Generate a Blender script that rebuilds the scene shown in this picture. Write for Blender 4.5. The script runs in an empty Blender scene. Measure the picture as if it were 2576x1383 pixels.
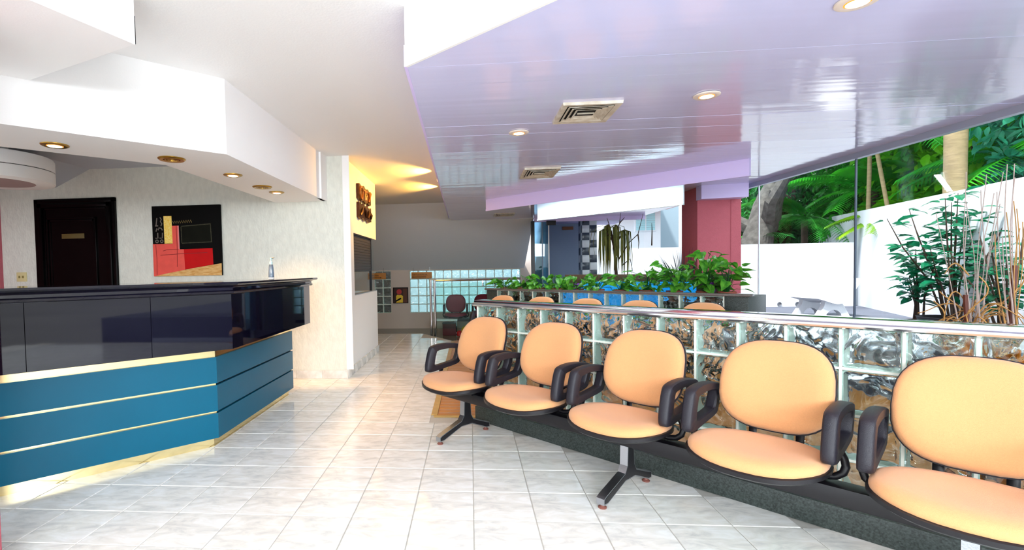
import bpy, bmesh, math, random
import numpy as np
from mathutils import Vector, Matrix, Euler
random.seed(7)
rng = np.random.default_rng(11)
PI = math.pi
sc = bpy.context.scene
COL = sc.collection

# ------------------------------------------------------------------ camera
W, H = 2576, 1383
cam_d = bpy.data.cameras.new('camera')
cam = bpy.data.objects.new('camera', cam_d)
COL.objects.link(cam)
cam_d.sensor_fit = 'HORIZONTAL'
cam_d.sensor_width = 36.0
cam_d.lens = 1227.8868 / W * 36.0
cam_d.shift_x = 205.4713 / W
cam_d.shift_y = 29.2565 / W
cam_d.clip_start = 0.05
cam_d.clip_end = 300
RIGHT = Vector((0.9964914567, 0.0817563618, -0.0179073716))
FWD = Vector((-0.082326805, 0.9960304147, -0.0338483407))
UP = Vector((0.0150689696, 0.035203839, 0.9992665390))
m3 = Matrix((RIGHT, UP, -FWD)).transposed()
cam.matrix_world = Matrix.Translation((0, 0, 1.17832)) @ m3.to_4x4()
sc.camera = cam

# ------------------------------------------------------------------ world, light, exposure
sc.view_settings.view_transform = 'Standard'
sc.view_settings.look = 'None'
sc.view_settings.gamma = 1.0
sc.view_settings.use_curve_mapping = False
sc.view_settings.exposure = 0.1
wd = bpy.data.worlds.new('overcast_sky')
sc.world = wd
wd.use_nodes = True
wn = wd.node_tree
wn.nodes.clear()
w_out = wn.nodes.new('ShaderNodeOutputWorld')
w_bg = wn.nodes.new('ShaderNodeBackground')
w_bg.inputs['Color'].default_value = (0.86, 0.94, 1.0, 1)
w_bg.inputs['Strength'].default_value = 3.0
wn.links.new(w_bg.outputs[0], w_out.inputs[0])

def area_light(name, loc, target, sx, sy, power, color):
    d = bpy.data.lights.new(name, 'AREA')
    d.shape = 'RECTANGLE'; d.size = sx; d.size_y = sy
    d.energy = power; d.color = color
    o = bpy.data.objects.new(name, d)
    COL.objects.link(o)
    o.location = loc
    o.rotation_euler = (Vector(target) - Vector(loc)).to_track_quat('-Z', 'Y').to_euler()
    return o
sun_d = bpy.data.lights.new('sun', 'SUN'); sun_d.energy = 8.0; sun_d.angle = 0.06; sun_d.color = (1.0, 0.975, 0.94)
sun = bpy.data.objects.new('sun', sun_d); COL.objects.link(sun)
sun.rotation_euler = Vector((0.36, 0.26, -0.90)).to_track_quat('-Z', 'Y').to_euler()
# added area light standing in for daylight from behind the photographer
area_light('rear_daylight_fill', (0.8, -2.7, 2.25), (0.3, 2.2, 0.0), 5.0, 1.2, 520, (0.86, 0.93, 1.0))

# ------------------------------------------------------------------ materials
def lin(c):
    return tuple((v / 12.92) if v <= 0.04045 else ((v + 0.055) / 1.055) ** 2.4 for v in c)
def hexc(s):
    return lin(tuple(int(s[i:i + 2], 16) / 255 for i in (0, 2, 4)))
MATS = {}
def mat(name, color, rough=0.5, metal=0.0, var=0.0, scale=8.0, bump=0.0, bscale=60.0, color2=None,
        coat=0.0, spec=0.5, stretch=(1, 1, 1), trans=0.0, ior=1.45, emit=None, estr=0.0, detail=4.0, sheen=0.0, sss=0.0):
    if name in MATS: return MATS[name]
    m = bpy.data.materials.new(name); m.use_nodes = True
    nt = m.node_tree; b = nt.nodes['Principled BSDF']
    c = hexc(color) if isinstance(color, str) else color
    b.inputs['Base Color'].default_value = (*c, 1)
    b.inputs['Roughness'].default_value = rough
    b.inputs['Metallic'].default_value = metal
    b.inputs['Specular IOR Level'].default_value = spec
    b.inputs['Coat Weight'].default_value = coat
    b.inputs['Coat Roughness'].default_value = 0.05
    b.inputs['Transmission Weight'].default_value = trans
    b.inputs['IOR'].default_value = ior
    b.inputs['Sheen Weight'].default_value = sheen
    if emit:
        b.inputs['Emission Color'].default_value = (*hexc(emit), 1)
        b.inputs['Emission Strength'].default_value = estr
    tc = nt.nodes.new('ShaderNodeTexCoord')
    mp = nt.nodes.new('ShaderNodeMapping'); mp.inputs['Scale'].default_value = stretch
    nt.links.new(tc.outputs['Object'], mp.inputs['Vector'])
    if var > 0 or color2:
        n = nt.nodes.new('ShaderNodeTexNoise'); n.inputs['Scale'].default_value = scale
        n.inputs['Detail'].default_value = detail
        nt.links.new(mp.outputs[0], n.inputs['Vector'])
        r = nt.nodes.new('ShaderNodeValToRGB')
        c2 = hexc(color2) if color2 else tuple(v * (1 - var) for v in c)
        r.color_ramp.elements[0].position = 0.35; r.color_ramp.elements[1].position = 0.68
        r.color_ramp.elements[0].color = (*c2, 1); r.color_ramp.elements[1].color = (*c, 1)
        nt.links.new(n.outputs['Fac'], r.inputs[0])
        nt.links.new(r.outputs[0], b.inputs['Base Color'])
    if bump > 0:
        n2 = nt.nodes.new('ShaderNodeTexNoise'); n2.inputs['Scale'].default_value = bscale
        n2.inputs['Detail'].default_value = 3
        nt.links.new(mp.outputs[0], n2.inputs['Vector'])
        bp = nt.nodes.new('ShaderNodeBump'); bp.inputs['Strength'].default_value = bump
        bp.inputs['Distance'].default_value = 0.01
        nt.links.new(n2.outputs['Fac'], bp.inputs['Height'])
        nt.links.new(bp.outputs[0], b.inputs['Normal'])
    MATS[name] = m
    return m

WHITE = mat('white_paint', 'F4F3F2', 0.6, bump=0.05, bscale=120)
WHITE2 = mat('white_ceiling_paint', 'F0EFEE', 0.7, bump=0.08, bscale=90)
PLASTER = mat('cream_textured_plaster', 'E0E1D6', 0.8, var=0.1, scale=22, bump=0.6, bscale=55, stretch=(1, 1, 0.45))
WALLP = mat('white_partition_paint', 'F1F0EC', 0.65, bump=0.12, bscale=80)
FARWALL = mat('beige_far_wall', 'CDBFB2', 0.75, bump=0.1, bscale=40)
SLOPE = mat('sloped_panel_paint', 'EEEFF2', 0.7)
PINK = mat('dusty_rose_plaster', 'B75C68', 0.75, bump=0.45, bscale=90, var=0.05, scale=20)
LILACF = mat('lilac_fascia_paint', 'DACBFA', 0.45)
CYANW = mat('white_light_panel', 'E2F4F8', 0.5)
GROUT = mat('pale_grout', 'B9B6AE', 0.8)
MORTAR = mat('white_mortar', 'F1F3E6', 0.55)
TEAL = mat('teal_laminate', '025C78', 0.35, var=0.06, scale=3, spec=0.3)
TEAL2 = TEAL
GOLD = mat('gold_mirror_laminate', 'EFD9A0', 0.16, metal=1.0, bump=0.03, bscale=14)
DARKGAP = mat('black_recess', '0C0B0C', 0.6)
GRANITE = mat('black_polished_granite', '100E20', 0.03, var=0.5, scale=300, spec=0.5)
PLINTH = mat('dark_grey_green_granite', '464F4B', 0.35, color2='262C2A', scale=140, bump=0.1, bscale=200, detail=6)
CHROME = mat('polished_chrome', 'E4E6E8', 0.09, metal=1.0)
ALU = mat('cast_aluminium', 'B4B8BD', 0.3, metal=1.0, bump=0.1, bscale=160)
BLACKP = mat('black_moulded_plastic', '1D1B24', 0.42, bump=0.25, bscale=420)
BLACKM = mat('black_painted_steel', '131116', 0.38)
TAN = mat('tan_woven_fabric', 'DFA06A', 0.85, var=0.06, scale=220, bump=0.35, bscale=600, sheen=0.25)
MAROON = mat('maroon_woven_fabric', '8A2438', 0.85, var=0.1, scale=200, bump=0.3, bscale=500)
FOOT = mat('brown_rubber_foot', '7A4A40', 0.5)
DOORW = mat('black_lacquered_wood', '030303', 0.2, spec=0.16)
BRASS = mat('aged_brass', 'B08A3E', 0.32, metal=1.0, bump=0.1, bscale=90)
BRONZE = mat('dark_bronze_relief', '4A2C1A', 0.35, metal=0.7, var=0.5, scale=25)
COPPER = mat('copper_highlight', 'C47A3C', 0.3, metal=0.9, var=0.3, scale=30)
IVORY = mat('ivory_plastic', 'D8CC96', 0.4)
VENT = mat('aged_white_vent', 'DDD8CA', 0.5, color2='BDB19C', scale=14)
BLK = mat('black_void', '050505', 0.9)
SOIL = mat('dark_soil', '2B211A', 0.95, var=0.4, scale=40, bump=0.8, bscale=70)
SIGNO = mat('orange_wood_sign', 'C9822E', 0.5, var=0.12, scale=10, stretch=(1, 1, 6))
SIGNT = mat('dark_brown_letters', '3A200E', 0.6)
CONCRETE = mat('white_painted_concrete', 'E8EAEE', 0.75, var=0.08, scale=9, bump=0.2, bscale=60)
GARDENW = mat('white_garden_wall', 'E6EAF2', 0.8, var=0.05, scale=2, bump=0.15, bscale=40)
PAVE = mat('grey_garden_paving', '5E6270', 0.8, var=0.2, scale=3, bump=0.3, bscale=30)
OLIVE = mat('olive_polished_floor', '6B705A', 0.14, var=0.15, scale=4)
PARQ = mat('orange_parquet', 'C98A42', 0.3, color2='A9672A', scale=5, stretch=(1.2, 14, 1), bump=0.05, bscale=40)
PARQE = mat('gold_wood_edging', 'C9A25C', 0.35, var=0.15, scale=12)
GREYW = mat('blue_grey_corridor_paint', '8E9AB4', 0.7)
LILACU = mat('lilac_outdoor_soffit', 'B9AEDD', 0.6)
REDROOF = mat('red_roof_tile', 'C4533F', 0.7)
TILEW = mat('white_glazed_tile', 'E6E9F0', 0.2)
TILED = mat('slate_glazed_tile', '3C4757', 0.2)
BLUEP = mat('emissive_blue_acrylic', '45BDF0', 0.2, color2='1478D0', scale=9, emit='1C9CF5', estr=0.55)  # sheet emits its own mild blue glow, no lamp behind it
DARKW = mat('dark_wood_edge', '4A3A30', 0.4)
SHUT = mat('charcoal_roller_slat', '3B3A3E', 0.5)
TERRA = mat('terracotta_clay', '8F4A38', 0.7, bump=0.2)
POTB = mat('black_plastic_pot', '27272D', 0.5)
BARK = mat('brown_bark', '4D3B30', 0.9, var=0.4, scale=12, bump=0.8, bscale=25)
BARKG = mat('grey_rough_bark', '5C5A56', 0.9, var=0.5, scale=9, bump=0.9, bscale=18)
PALMT = mat('pale_palm_trunk', 'A08C68', 0.85, var=0.25, scale=10, bump=0.4, bscale=14, stretch=(0.6, 0.6, 3))
TWIG = mat('dry_golden_twig', 'B98A4E', 0.7, var=0.3, scale=20)
TWIGP = mat('mauve_dry_stem', 'A8968E', 0.8)
TWIGR = mat('red_brown_stick', '5B2A1C', 0.6)
AMBER = mat('amber_glass', 'F0A020', 0.12, trans=0.55, ior=1.45, color2='D06A08', scale=12)
BLIND = mat('pale_blue_blind', 'A9D8E2', 0.5)
DRYG = mat('dry_olive_frond', '7C7A3A', 0.8, color2='4C5A28', scale=6)
GRASSD = mat('dark_blue_green_blade', '1E2E38', 0.5)
YEL = mat('yellow_paint', 'E8C22A', 0.5)
REDP = mat('red_paint', 'B32424', 0.5)
BOXR = mat('dark_red_box', '5A1D1E', 0.5)

def leafmat(name, c1, c2, scale=0.6, rough=0.4):
    m = mat(name, c1, rough, color2=c2, scale=scale, spec=0.4)
    nt = m.node_tree; b = nt.nodes['Principled BSDF']
    out = nt.nodes['Material Output']
    tr = nt.nodes.new('ShaderNodeBsdfTranslucent')
    mx = nt.nodes.new('ShaderNodeMixShader'); mx.inputs[0].default_value = 0.35
    ramp = [n for n in nt.nodes if n.type == 'VALTORGB'][0]
    nt.links.new(ramp.outputs[0], tr.inputs['Color'])
    nt.links.new(b.outputs[0], mx.inputs[1]); nt.links.new(tr.outputs[0], mx.inputs[2])
    nt.links.new(mx.outputs[0], out.inputs['Surface'])
    return m
LEAF_BR = leafmat('bright_broad_leaf', '86DA22', '2E9A1A', 1.6)
LEAF_MD = leafmat('mid_green_leaf', '45B838', '146A22', 1.4)
LEAF_DK = leafmat('dark_green_leaf', '2A8436', '0A401A', 1.4)
LEAF_BL = leafmat('blue_green_leaf', '4DB68E', '147058', 1.4)
LEAF_PALM = leafmat('palm_leaflet', '4CCA2C', '1C8420', 1.2)
LEAF_YEL = leafmat('yellow_green_frond', 'B8D62A', '5C9A18', 0.9)
POTHOS = leafmat('pothos_leaf', '7FCB3A', '1B6E22', 14.0, 0.3)
SHRUB = leafmat('shrub_leaf', '1F9A68', '0A5238', 9.0, 0.3)
VIOLET = leafmat('violet_petal', '7B2FA0', '3C1458', 20.0, 0.6)

# floor tile marble
def tile_mat():
    m = bpy.data.materials.new('marbled_ceramic_tile'); m.use_nodes = True
    nt = m.node_tree; b = nt.nodes['Principled BSDF']
    geo = nt.nodes.new('ShaderNodeNewGeometry'); oi = nt.nodes.new('ShaderNodeObjectInfo')
    tc = nt.nodes.new('ShaderNodeTexCoord')
    add = nt.nodes.new('ShaderNodeVectorMath'); add.operation = 'ADD'
    sca = nt.nodes.new('ShaderNodeVectorMath'); sca.operation = 'SCALE'
    comb = nt.nodes.new('ShaderNodeCombineXYZ')
    nt.links.new(oi.outputs['Random'], comb.inputs[2])
    nt.links.new(comb.outputs[0], sca.inputs[0]); sca.inputs['Scale'].default_value = 0.12
    nt.links.new(tc.outputs['Object'], add.inputs[0]); nt.links.new(sca.outputs[0], add.inputs[1])
    mp = nt.nodes.new('ShaderNodeMapping'); mp.inputs['Scale'].default_value = (1.0, 2.6, 1.0)
    mp.inputs['Rotation'].default_value = (0, 0, 0.5)
    nt.links.new(add.outputs[0], mp.inputs['Vector'])
    n = nt.nodes.new('ShaderNodeTexNoise'); n.inputs['Scale'].default_value = 6.5
    n.inputs['Detail'].default_value = 7; n.inputs['Roughness'].default_value = 0.62; n.inputs['Distortion'].default_value = 0.6
    nt.links.new(mp.outputs[0], n.inputs['Vector'])
    r = nt.nodes.new('ShaderNodeValToRGB'); e = r.color_ramp.elements
    e[0].position = 0.30; e[0].color = (*hexc('CBCBC8'), 1)
    e[1].position = 0.66; e[1].color = (*hexc('F4F4F2'), 1)
    k = e.new(0.5); k.color = (*hexc('E8E6DF'), 1)
    nt.links.new(n.outputs['Fac'], r.inputs[0])
    nt.links.new(r.outputs[0], b.inputs['Base Color'])
    b.inputs['Roughness'].default_value = 0.13
    b.inputs['Specular IOR Level'].default_value = 0.55
    n2 = nt.nodes.new('ShaderNodeTexNoise'); n2.inputs['Scale'].default_value = 12
    nt.links.new(geo.outputs['Position'], n2.inputs['Vector'])
    bp = nt.nodes.new('ShaderNodeBump'); bp.inputs['Strength'].default_value = 0.04; bp.inputs['Distance'].default_value = 0.01
    nt.links.new(n2.outputs['Fac'], bp.inputs['Height']); nt.links.new(bp.outputs[0], b.inputs['Normal'])
    return m
TILE = tile_mat()
MARB = mat('marbled_skirting', 'EBE9E4', 0.2, color2='C6C3BC', scale=9, detail=7)

def pvc_mat():
    m = mat('glossy_lilac_pvc', 'DADBFF', 0.10, spec=1.0)
    nt = m.node_tree; b = nt.nodes['Principled BSDF']
    tc = [n for n in nt.nodes if n.type == 'TEX_COORD'][0]
    mp = nt.nodes.new('ShaderNodeMapping'); mp.inputs['Scale'].default_value = (0.5, 7.0, 1)
    nt.links.new(tc.outputs['Object'], mp.inputs['Vector'])
    n = nt.nodes.new('ShaderNodeTexNoise'); n.inputs['Scale'].default_value = 1.4; n.inputs['Detail'].default_value = 1.5
    nt.links.new(mp.outputs[0], n.inputs['Vector'])
    bp = nt.nodes.new('ShaderNodeBump'); bp.inputs['Strength'].default_value = 0.12; bp.inputs['Distance'].default_value = 0.02
    nt.links.new(n.outputs['Fac'], bp.inputs['Height']); nt.links.new(bp.outputs[0], b.inputs['Normal'])
    return m
PVC = pvc_mat()

def thin_glass(name, tint, refl=1.0):
    m = bpy.data.materials.new(name); m.use_nodes = True
    nt = m.node_tree; nt.nodes.clear()
    out = nt.nodes.new('ShaderNodeOutputMaterial')
    tr = nt.nodes.new('ShaderNodeBsdfTransparent'); tr.inputs[0].default_value = (*tint, 1)
    gl = nt.nodes.new('ShaderNodeBsdfGlossy'); gl.inputs['Roughness'].default_value = 0.0
    fr = nt.nodes.new('ShaderNodeFresnel'); fr.inputs[0].default_value = 1.45
    mu = nt.nodes.new('ShaderNodeMath'); mu.operation = 'MULTIPLY'; mu.inputs[1].default_value = refl
    mx = nt.nodes.new('ShaderNodeMixShader')
    nt.links.new(fr.outputs[0], mu.inputs[0]); nt.links.new(mu.outputs[0], mx.inputs[0])
    nt.links.new(tr.outputs[0], mx.inputs[1]); nt.links.new(gl.outputs[0], mx.inputs[2])
    nt.links.new(mx.outputs[0], out.inputs[0])
    return m
PANE = thin_glass('clear_window_glass', (0.98, 0.995, 0.995), 0.04)
PANEC = thin_glass('cyan_tinted_glass', (0.62, 0.86, 0.92), 1.0)
PANEG = thin_glass('green_edge_glass', (0.82, 0.94, 0.91), 0.25)

def block_glass(name, tint, strength=0.9):
    m = bpy.data.materials.new(name); m.use_nodes = True
    nt = m.node_tree; nt.nodes.clear()
    out = nt.nodes.new('ShaderNodeOutputMaterial')
    g = nt.nodes.new('ShaderNodeBsdfGlass'); g.inputs['Color'].default_value = (*tint, 1)
    g.inputs['Roughness'].default_value = 0.0; g.inputs['IOR'].default_value = 1.46
    tc = nt.nodes.new('ShaderNodeTexCoord'); oi = nt.nodes.new('ShaderNodeObjectInfo')
    add = nt.nodes.new('ShaderNodeVectorMath'); add.operation = 'ADD'
    sca = nt.nodes.new('ShaderNodeVectorMath'); sca.operation = 'SCALE'; sca.inputs['Scale'].default_value = 5.0
    comb = nt.nodes.new('ShaderNodeCombineXYZ')
    nt.links.new(oi.outputs['Random'], comb.inputs[0]); nt.links.new(oi.outputs['Random'], comb.inputs[1])
    nt.links.new(comb.outputs[0], sca.inputs[0])
    nt.links.new(tc.outputs['Object'], add.inputs[0]); nt.links.new(sca.outputs[0], add.inputs[1])
    n = nt.nodes.new('ShaderNodeTexNoise'); n.inputs['Scale'].default_value = 9.5
    n.inputs['Detail'].default_value = 0.3; n.inputs['Distortion'].default_value = 1.6
    nt.links.new(add.outputs[0], n.inputs['Vector'])
    bp = nt.nodes.new('ShaderNodeBump'); bp.inputs['Strength'].default_value = strength; bp.inputs['Distance'].default_value = 0.03
    nt.links.new(n.outputs['Fac'], bp.inputs['Height']); nt.links.new(bp.outputs[0], g.inputs['Normal'])
    nt.links.new(g.outputs[0], out.inputs[0])
    return m
BLOCK = block_glass('wavy_block_glass', (0.95, 0.985, 0.975), 0.85)
BLOCKF = block_glass('pale_block_glass', (0.93, 0.985, 0.99), 0.5)

def emis(name, color, s):
    m = bpy.data.materials.new(name); m.use_nodes = True
    nt = m.node_tree; nt.nodes.clear()
    out = nt.nodes.new('ShaderNodeOutputMaterial'); e = nt.nodes.new('ShaderNodeEmission')
    e.inputs[0].default_value = (*hexc(color), 1); e.inputs[1].default_value = s
    nt.links.new(e.outputs[0], out.inputs[0]); return m
LAMP = emis('warm_lamp_lens', 'FFE3B0', 12)
GLOW = emis('orange_painted_glow', 'FF8A3C', 2.2)  # painted lamp glow, not a real fitting part
TUBE = emis('cool_fluorescent_tube', 'E4FBFF', 10)

# ------------------------------------------------------------------ mesh helpers
class MB:
    def __init__(s): s.v = []; s.f = []; s.mi = []; s.cur = 0
    def add(s, vs, fs):
        o = len(s.v); s.v += [tuple(v) for v in vs]
        for f in fs: s.f.append(tuple(i + o for i in f)); s.mi.append(s.cur)
        return s
    def box(s, x0, x1, y0, y1, z0, z1):
        vs = [(x, y, z) for z in (z0, z1) for y in (y0, y1) for x in (x0, x1)]
        return s.add(vs, [(0, 2, 3, 1), (4, 5, 7, 6), (0, 1, 5, 4), (2, 6, 7, 3), (0, 4, 6, 2), (1, 3, 7, 5)])
    def cbox(s, x0, x1, y0, y1, z0, z1, b):      # chamfered box
        bm = bmesh.new()
        t = MB().box(x0, x1, y0, y1, z0, z1)
        vv = [bm.verts.new(v) for v in t.v]
        for f in t.f: bm.faces.new([vv[i] for i in f])
        bmesh.ops.bevel(bm, geom=list(bm.edges), offset=b, segments=2, profile=0.6, affect='EDGES')
        bm.verts.index_update()
        s.add([tuple(v.co) for v in bm.verts], [tuple(v.index for v in f.verts) for f in bm.faces]); bm.free()
        return s
    def prism(s, poly, z0, z1):
        n = len(poly)
        a = sum(poly[i][0] * poly[(i + 1) % n][1] - poly[(i + 1) % n][0] * poly[i][1] for i in range(n))
        if a < 0: poly = poly[::-1]
        vs = [(p[0], p[1], z0) for p in poly] + [(p[0], p[1], z1) for p in poly]
        fs = [tuple(range(n - 1, -1, -1)), tuple(range(n, 2 * n))]
        fs += [(i, (i + 1) % n, n + (i + 1) % n, n + i) for i in range(n)]
        return s.add(vs, fs)
    def tube(s, path, r, n=8, cap=True, flat=1.0):
        P = [Vector(p) for p in path]; rs = r if isinstance(r, (list, tuple)) else [r] * len(P)
        vs = []; prev = None
        for i, p in enumerate(P):
            t = (P[min(i + 1, len(P) - 1)] - P[max(i - 1, 0)])
            t = t.normalized() if t.length > 1e-9 else Vector((0, 0, 1))
            if prev is None:
                a = Vector((0, 0, 1)) if abs(t.z) < 0.9 else Vector((1, 0, 0))
                nx = t.cross(a).normalized()
            else:
                nx = (prev - t * prev.dot(t)).normalized()
            prev = nx; ny = t.cross(nx)
            for k in range(n):
                a = 2 * PI * k / n
                vs.append(p + (nx * math.cos(a) + ny * math.sin(a) * flat) * rs[i])
        fs = [(i * n + k, i * n + (k + 1) % n, (i + 1) * n + (k + 1) % n, (i + 1) * n + k) for i in range(len(P) - 1) for k in range(n)]
        if cap: fs += [tuple(range(n - 1, -1, -1)), tuple((len(P) - 1) * n + k for k in range(n))]
        return s.add(vs, fs)
    def lathe(s, prof, n=24, c=(0, 0)):
        vs = [(c[0] + r * math.cos(2 * PI * k / n), c[1] + r * math.sin(2 * PI * k / n), z) for r, z in prof for k in range(n)]
        fs = [(i * n + k, i * n + (k + 1) % n, (i + 1) * n + (k + 1) % n, (i + 1) * n + k) for i in range(len(prof) - 1) for k in range(n)]
        if prof[0][0] > 1e-6: fs.append(tuple(range(n - 1, -1, -1)))
        if prof[-1][0] > 1e-6: fs.append(tuple((len(prof) - 1) * n + k for k in range(n)))
        return s.add(vs, fs)
    def loft(s, rings, cap0=True, cap1=True):
        n = len(rings[0]); vs = [v for r in rings for v in r]
        fs = [(i * n + k, i * n + (k + 1) % n, (i + 1) * n + (k + 1) % n, (i + 1) * n + k) for i in range(len(rings) - 1) for k in range(n)]
        if cap0: fs.append(tuple(range(n - 1, -1, -1)))
        if cap1: fs.append(tuple((len(rings) - 1) * n + k for k in range(n)))
        return s.add(vs, fs)
    def mesh(s, name, mats, smooth=True, angle=35):
        me = bpy.data.meshes.new(name)
        me.from_pydata(s.v, [], s.f)
        for m in (mats if isinstance(mats, (list, tuple)) else [mats]): me.materials.append(m)
        me.polygons.foreach_set('material_index', s.mi)
        if smooth:
            me.polygons.foreach_set('use_smooth', [True] * len(s.f))
        me.update()
        if smooth: me.set_sharp_from_angle(angle=math.radians(angle))
        return me
    def build(s, name, mats, parent=None, smooth=True, angle=35, loc=(0, 0, 0), rot=(0, 0, 0), fix=False):
        me = s.mesh(name, mats, smooth, angle)
        if fix:
            bm = bmesh.new(); bm.from_mesh(me); bmesh.ops.recalc_face_normals(bm, faces=bm.faces); bm.to_mesh(me); bm.free()
        return put(me, name, parent, loc, rot)
def put(me, name, parent=None, loc=(0, 0, 0), rot=(0, 0, 0)):
    o = bpy.data.objects.new(name, me); COL.objects.link(o)
    o.location = loc; o.rotation_euler = rot
    if parent: o.parent = parent
    return o
def tag(o, label=None, cat=None, group=None, kind=None):
    if label: o['label'] = label
    if cat: o['category'] = cat
    if group: o['group'] = group
    if kind: o['kind'] = kind
    return o
def thing(name, label, cat, loc=(0, 0, 0), rz=0.0, group=None):
    o = bpy.data.objects.new(name, None); COL.objects.link(o)
    o.empty_display_size = 0.1
    o.location = loc; o.rotation_euler = (0, 0, rz)
    return tag(o, label, cat, group)
def struct(o, label=None):
    o['kind'] = 'structure'
    if label: o['label'] = label
    return o
def copy_tree(src, parent=None):
    c = src.copy(); COL.objects.link(c); c.parent = parent
    for ch in list(src.children): copy_tree(ch, c)
    return c

# ------------------------------------------------------------------ plan geometry
S2 = math.sqrt(0.5)
T = 0.29176                                   # floor tile pitch
ZC, ZL, ZS = 2.439, 2.157, 1.955              # white ceiling, lilac ceiling, counter soffit
W0 = Vector((0.051, 3.817, 0))                # left end of the front block wall
U = Vector((S2, -S2, 0)); WV = Vector((-S2, -S2, 0))
def uw(u, w, z=0.0):
    return W0 + U * u + WV * w + Vector((0, 0, z))

# ================================================================== FLOOR
b = MB()
b.prism([(-6, -3), (3.45, -3), (3.45, 0.42), (0.05, 3.82), (-0.31, 3.92), (-0.31, 8.08), (-0.918, 9.057), (-6, 9.057)], -0.12, -0.004)
floor = struct(b.build('floor', GROUT, smooth=False), 'pale marbled ceramic tile floor laid square to the back wall')
def tile_mesh(s=T - 0.0045):
    h = s / 2; c = 0.0022
    vs = [(-h, -h, -0.006), (h, -h, -0.006), (h, h, -0.006), (-h, h, -0.006), (-h, -h, -c), (h, -h, -c), (h, h, -c), (-h, h, -c),
          (-h + c, -h + c, 0), (h - c, -h + c, 0), (h - c, h - c, 0), (-h + c, h - c, 0)]
    fs = [(0, 1, 5, 4), (1, 2, 6, 5), (2, 3, 7, 6), (3, 0, 4, 7), (4, 5, 9, 8), (5, 6, 10, 9), (6, 7, 11, 10), (7, 4, 8, 11), (8, 9, 10, 11)]
    return MB().add(vs, fs)
tm = tile_mesh().mesh('tile', TILE, smooth=False)
def proj(p):
    q = Vector(p) - Vector((0, 0, 1.17832)); d = q.dot(FWD)
    if d < 0.2: return None
    return (W / 2 - 205.47 + 1227.887 * q.dot(RIGHT) / d, H / 2 + 29.26 - 1227.887 * q.dot(UP) / d)
rest = MB(); tproto = tile_mesh()
for i in range(-20, 13):
    for j in range(-19, 24):
        x = -0.002 + (i + 0.5) * T; y = 3.728 - (j + 0.5) * T
        if y > 8.95 or x < -5.9 or x > 3.3: continue
        if y > 3.80 and x - T / 2 > -0.36: continue
        if y > 3.80 and x + T / 2 > -0.335:         # tile cut to the parquet edging
            w_ = -0.336 - (x - T / 2 + 0.002)
            if y < 8.0: MB().box(x - T / 2 + 0.002, x - T / 2 + 0.002 + w_, y - T / 2 + 0.002, y + T / 2 - 0.002, -0.006, 0.0).build('tile', TILE, floor, smooth=False)
            continue
        rel = Vector((x, y, 0)) - W0
        if rel.dot(WV) < -0.09 and x > -0.35: continue
        if y > 8.0 and (x - (-0.918)) * 1.0 + (y - 9.057) * 0.61 > -0.15 and x > -1.0: continue
        vis = False
        for dx in (-0.5, 0, 0.5):
            for dy in (-0.5, 0, 0.5):
                p = proj((x + dx * T, y + dy * T, 0))
                if p and -10 < p[0] < W + 10 and p[1] < H + 20: vis = True
        if x < -1.95 and x - y < -4.95: vis = False
        if x < -1.45 and y > 5.3: vis = False
        if x < -1.8 and y > 3.2: vis = False
        if vis:
            put(tm, 'tile', floor, (x, y, 0))
        else:
            rest.add([(v[0] + x, v[1] + y, v[2]) for v in tproto.v], tproto.f)
o = rest.build('tile_field', TILE, floor, smooth=False); o['kind'] = 'stuff'

# parquet behind the block wall
b = MB().prism([(-0.31, 3.92), (0.02, 3.85), (3.45, 0.42), (3.45, 9.7), (-0.31, 8.08)], -0.12, -0.002)
parq = struct(b.build('floor', PARQ, smooth=False), 'orange parquet floor of the waiting area behind the block walls')
MB().box(-0.335, -0.285, 3.92, 8.0, -0.002, 0.006).build('edging_strip', PARQE, parq)
MB().box(-0.31, 0.03, 3.862, 3.905, -0.002, 0.006).build('edging_strip', PARQE, parq)
pm = MB().cbox(-0.45, 0.45, -0.045, 0.045, -0.004, 0.003, 0.002).mesh('plank', PARQ)
for r_ in range(44):
    for c_ in range(2):
        y = 3.95 + r_ * 0.093
        x = 0.17 + c_ * 0.905 + (0.0 if r_ % 2 else 0.0)
        if (Vector((x - 0.43, y, 0)) - W0).dot(WV) > -0.04 or (Vector((x + 0.4, y - 0.05, 0)) - W0).dot(WV) > -0.0:
            if c_ == 0 and y < 4.25: pass
            if c_ == 1: continue
        put(pm, 'plank', parq, (x, y, 0))
# sunken floor at the back
b = MB().prism([(-6, 9.057), (-0.918, 9.057), (-0.31, 8.08), (3.45, 9.7), (3.45, 11.6), (-6, 11.6)], -0.36, -0.2)
low = struct(b.build('floor', OLIVE, smooth=False), 'sunken olive polished floor below the sloped panel')

struct(MB().box(-60, 60, -60, 60, -0.60, -0.42).build('ground', mat('grey_city_ground', '8C8C88', 0.9, var=0.2, scale=0.3), smooth=False), 'grey ground around the building')
# ================================================================== WALLS
wb = MB().box(-6.2, -1.37, 5.27, 5.42, 0, ZC + 0.1).build('wall_back', PLASTER, smooth=False)
struct(wb, 'cream textured plaster wall behind the reception counter')
b = MB().box(-1.376, -1.30, 5.262, 5.27, 0.1, ZC).build('trim_1', WHITE); struct(b, 'white corner bead at the end of the plaster wall')
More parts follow.
